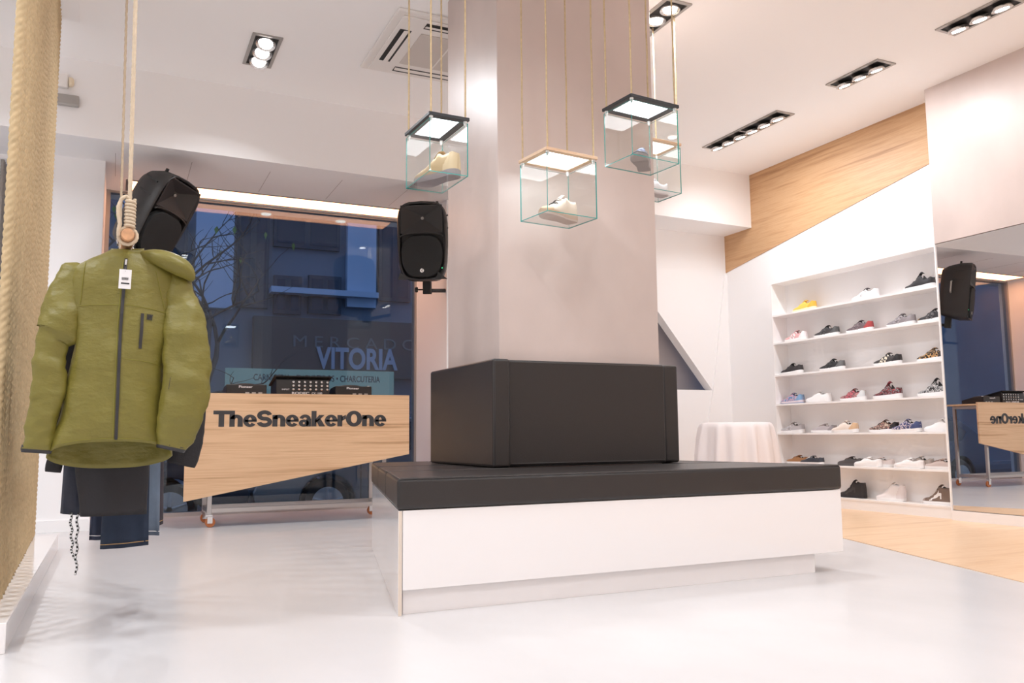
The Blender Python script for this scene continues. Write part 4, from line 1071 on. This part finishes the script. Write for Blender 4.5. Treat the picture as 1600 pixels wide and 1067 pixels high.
text_mesh('fascia_lettering', 'CARNICERIA • ENCURTIDOS • CHARCUTERIA', 'facade_dark', bd, (x1-x0)*1.18, .135, .006, .01, (x0-4, -.265, z0-zo-.02), FRONT)
for a, b_ in ((175, 290), (300, 440), (450, 640)):
    x0, z1 = fq(a, 615); x1, _ = fq(b_, 615)
    fo = MB().box(x0-4, x1-4, -.04, .06, .25, z1-zo-.15).build('shop_window', 'facade_dark', bd)
    MB().box(x0-3.94, x1-4.06, -.055, -.04, .31, z1-zo-.21).build('pane', 'night_glass', fo)

nb = thing('apartment_building', 'plain apartment block next to the market hall, seen in the mirror', 'building', (-34, YF, zo))
MB().box(-16, 15.6, .0, 3, 0, 14).build('wall', 'facade_light', nb)
for a in range(9):
    for b_ in range(4):
        xa = -15 + a*3.4; za = .6 + b_*3.2
        fo = MB().box(xa, xa+1.7, -.05, .02, za, za+2.1).build('window', 'facade_dark', nb)
        MB().box(xa+.08, xa+1.62, -.065, -.05, za+.08, za+2.02).build('pane', 'night_glass', fo)
def car(label, x, y, paint, flip=1):
    """side view hatchback, near side on y; front wheel at x, body runs to +x*flip"""
    c = thing('parked_car', label, 'car', (x, y, ZG), (0, 0, 0))
    prof = [(-.82, .22), (-.88, .45), (-.80, .62), (-.30, .78), (.25, .88), (.85, 1.30), (1.55, 1.42), (2.35, 1.40), (2.95, 1.12), (3.22, .95), (3.30, .55), (3.25, .22)]
    def arch(cx): return [(cx + .345*math.cos(a), .30 + .345*math.sin(a)) for a in [PI*k/12 for k in range(13)]]
    low = [(3.25, .22)] + [(p[0], max(.22, p[1])) for p in arch(2.58)] + [(p[0], max(.22, p[1])) for p in arch(0.0)] + [(-.82, .22)]
    pl = prof[:-1] + low
    pl = [(p[0]*flip, p[1]) for p in pl]
    out = []
    for p in pl:
        if not out or (abs(p[0]-out[-1][0])+abs(p[1]-out[-1][1])) > 1e-4: out.append(p)
    if abs(out[0][0]-out[-1][0])+abs(out[0][1]-out[-1][1]) < 1e-4: out.pop()
    MB().prism(out, 0, 1.65, 1).build('body', paint, c, bevel=.02)
    wd = [(.42, .92), (.92, 1.26), (1.55, 1.36), (2.28, 1.33), (2.75, 1.08), (2.60, .92)]
    MB().prism([(a*flip, b_) for a, b_ in wd], -.008, .004, 1).build('side_window', 'night_glass', c)
    for a in (.40, 1.62): MB().prism([((a)*flip, .30), ((a+.012)*flip, .30), ((a+.012)*flip, .90), (a*flip, .90)], -.004, .002, 1).build('door_seam', 'rubber', c)
    MB().prism([(-.6*flip, .66), (3.2*flip, .72), (3.2*flip, .745), (-.6*flip, .685)], -.012, .004, 1).build('body_line', paint, c)
    MB().prism([(1.05*flip, .76), (1.22*flip, .76), (1.22*flip, .79), (1.05*flip, .79)], -.03, 0, 1).build('door_handle', paint, c)
    MB().prism([(-.80*flip, .60), (-.55*flip, .64), (-.52*flip, .72), (-.70*flip, .70)], -.006, .03, 1).build('head_lamp', 'alloy', c)
    for cx in (0, 2.58):
        for yy in (.02, 1.45):
            t = MB().lathe([(.19, -.01), (.27, -.01), (.295, .02), (.30, .10), (.295, .18), (.27, .20)], 36, (cx*flip, yy, .30), (0, 1, 0)).build('tyre', 'rubber', c, smooth=True)
            MB().lathe([(.05, -.012), (.05, .0), (.185, .0), (.19, -.006), (.195, -.012)], 30, (cx*flip, yy-.013, .30), (0, 1, 0)).build('rim', 'alloy', t, smooth=True)
            for q in range(5):
                a = 2*PI*q/5 + .3; d = Vector((math.cos(a), 0, math.sin(a)))
                MB().tube([Vector((cx*flip, yy-.020, .30)) + d*.03, Vector((cx*flip, yy-.024, .30)) + d*.19], [.022, .014], 6).build('spoke', 'alloy', t)
    return c
car('silver hatchback parked in the street behind the DJ booth', 2.36, 10.35, 'car_silver')
car('dark blue hatchback parked in the street behind the hanging jeans', .58, 10.35, 'car_dark', -1)

# bare street tree
tr = thing('street_tree', 'bare street tree with thin spreading branches outside the window', 'tree', (.95, 12.4, ZG))
tm = MB(); rnd = random.Random(5)
tips = []
def grow(p, d, L, r, lev):
    pts = [p]; rs = [r]; q = p.copy(); dd = d.copy()
    for k in range(5):
        dd = (dd + Vector((rnd.uniform(-.22, .22), rnd.uniform(-.22, .22), rnd.uniform(-.12, .14)))).normalized(); q = q + dd*L/5; pts.append(q.copy()); rs.append(r*(1-.11*(k+1)))
    tm.tube(pts, rs, 6 if lev > 1 else 10)
    if lev >= 4: tips.append(q.copy()); return
    for k in range(3 if lev else 5):
        a = rnd.uniform(0, 2*PI); nd = (dd*.6 + Vector((math.cos(a)*.9, math.sin(a)*.5, rnd.uniform(-.1, .5)))).normalized()
        grow(pts[-1] if k == 0 else pts[rnd.randint(2, 4)], nd, L*rnd.uniform(.55, .75), r*.5, lev+1)
grow(Vector((0, 0, 0)), Vector((0, 0, 1)), 2.9, .10, 0)
tm.build('branches', 'bark', tr, smooth='all')
for q, t_ in enumerate(tips[::9][:14]):
    MB().add([(0, 0, 0), (.03, -.01, -.05), (0, -.005, -.13), (-.03, .01, -.05)], [(0, 1, 2, 3)]).build('leaf', 'leaf', tr, loc=tuple(t_), rot=(rnd.uniform(-.6, .6), 0, rnd.uniform(-1, 1)))
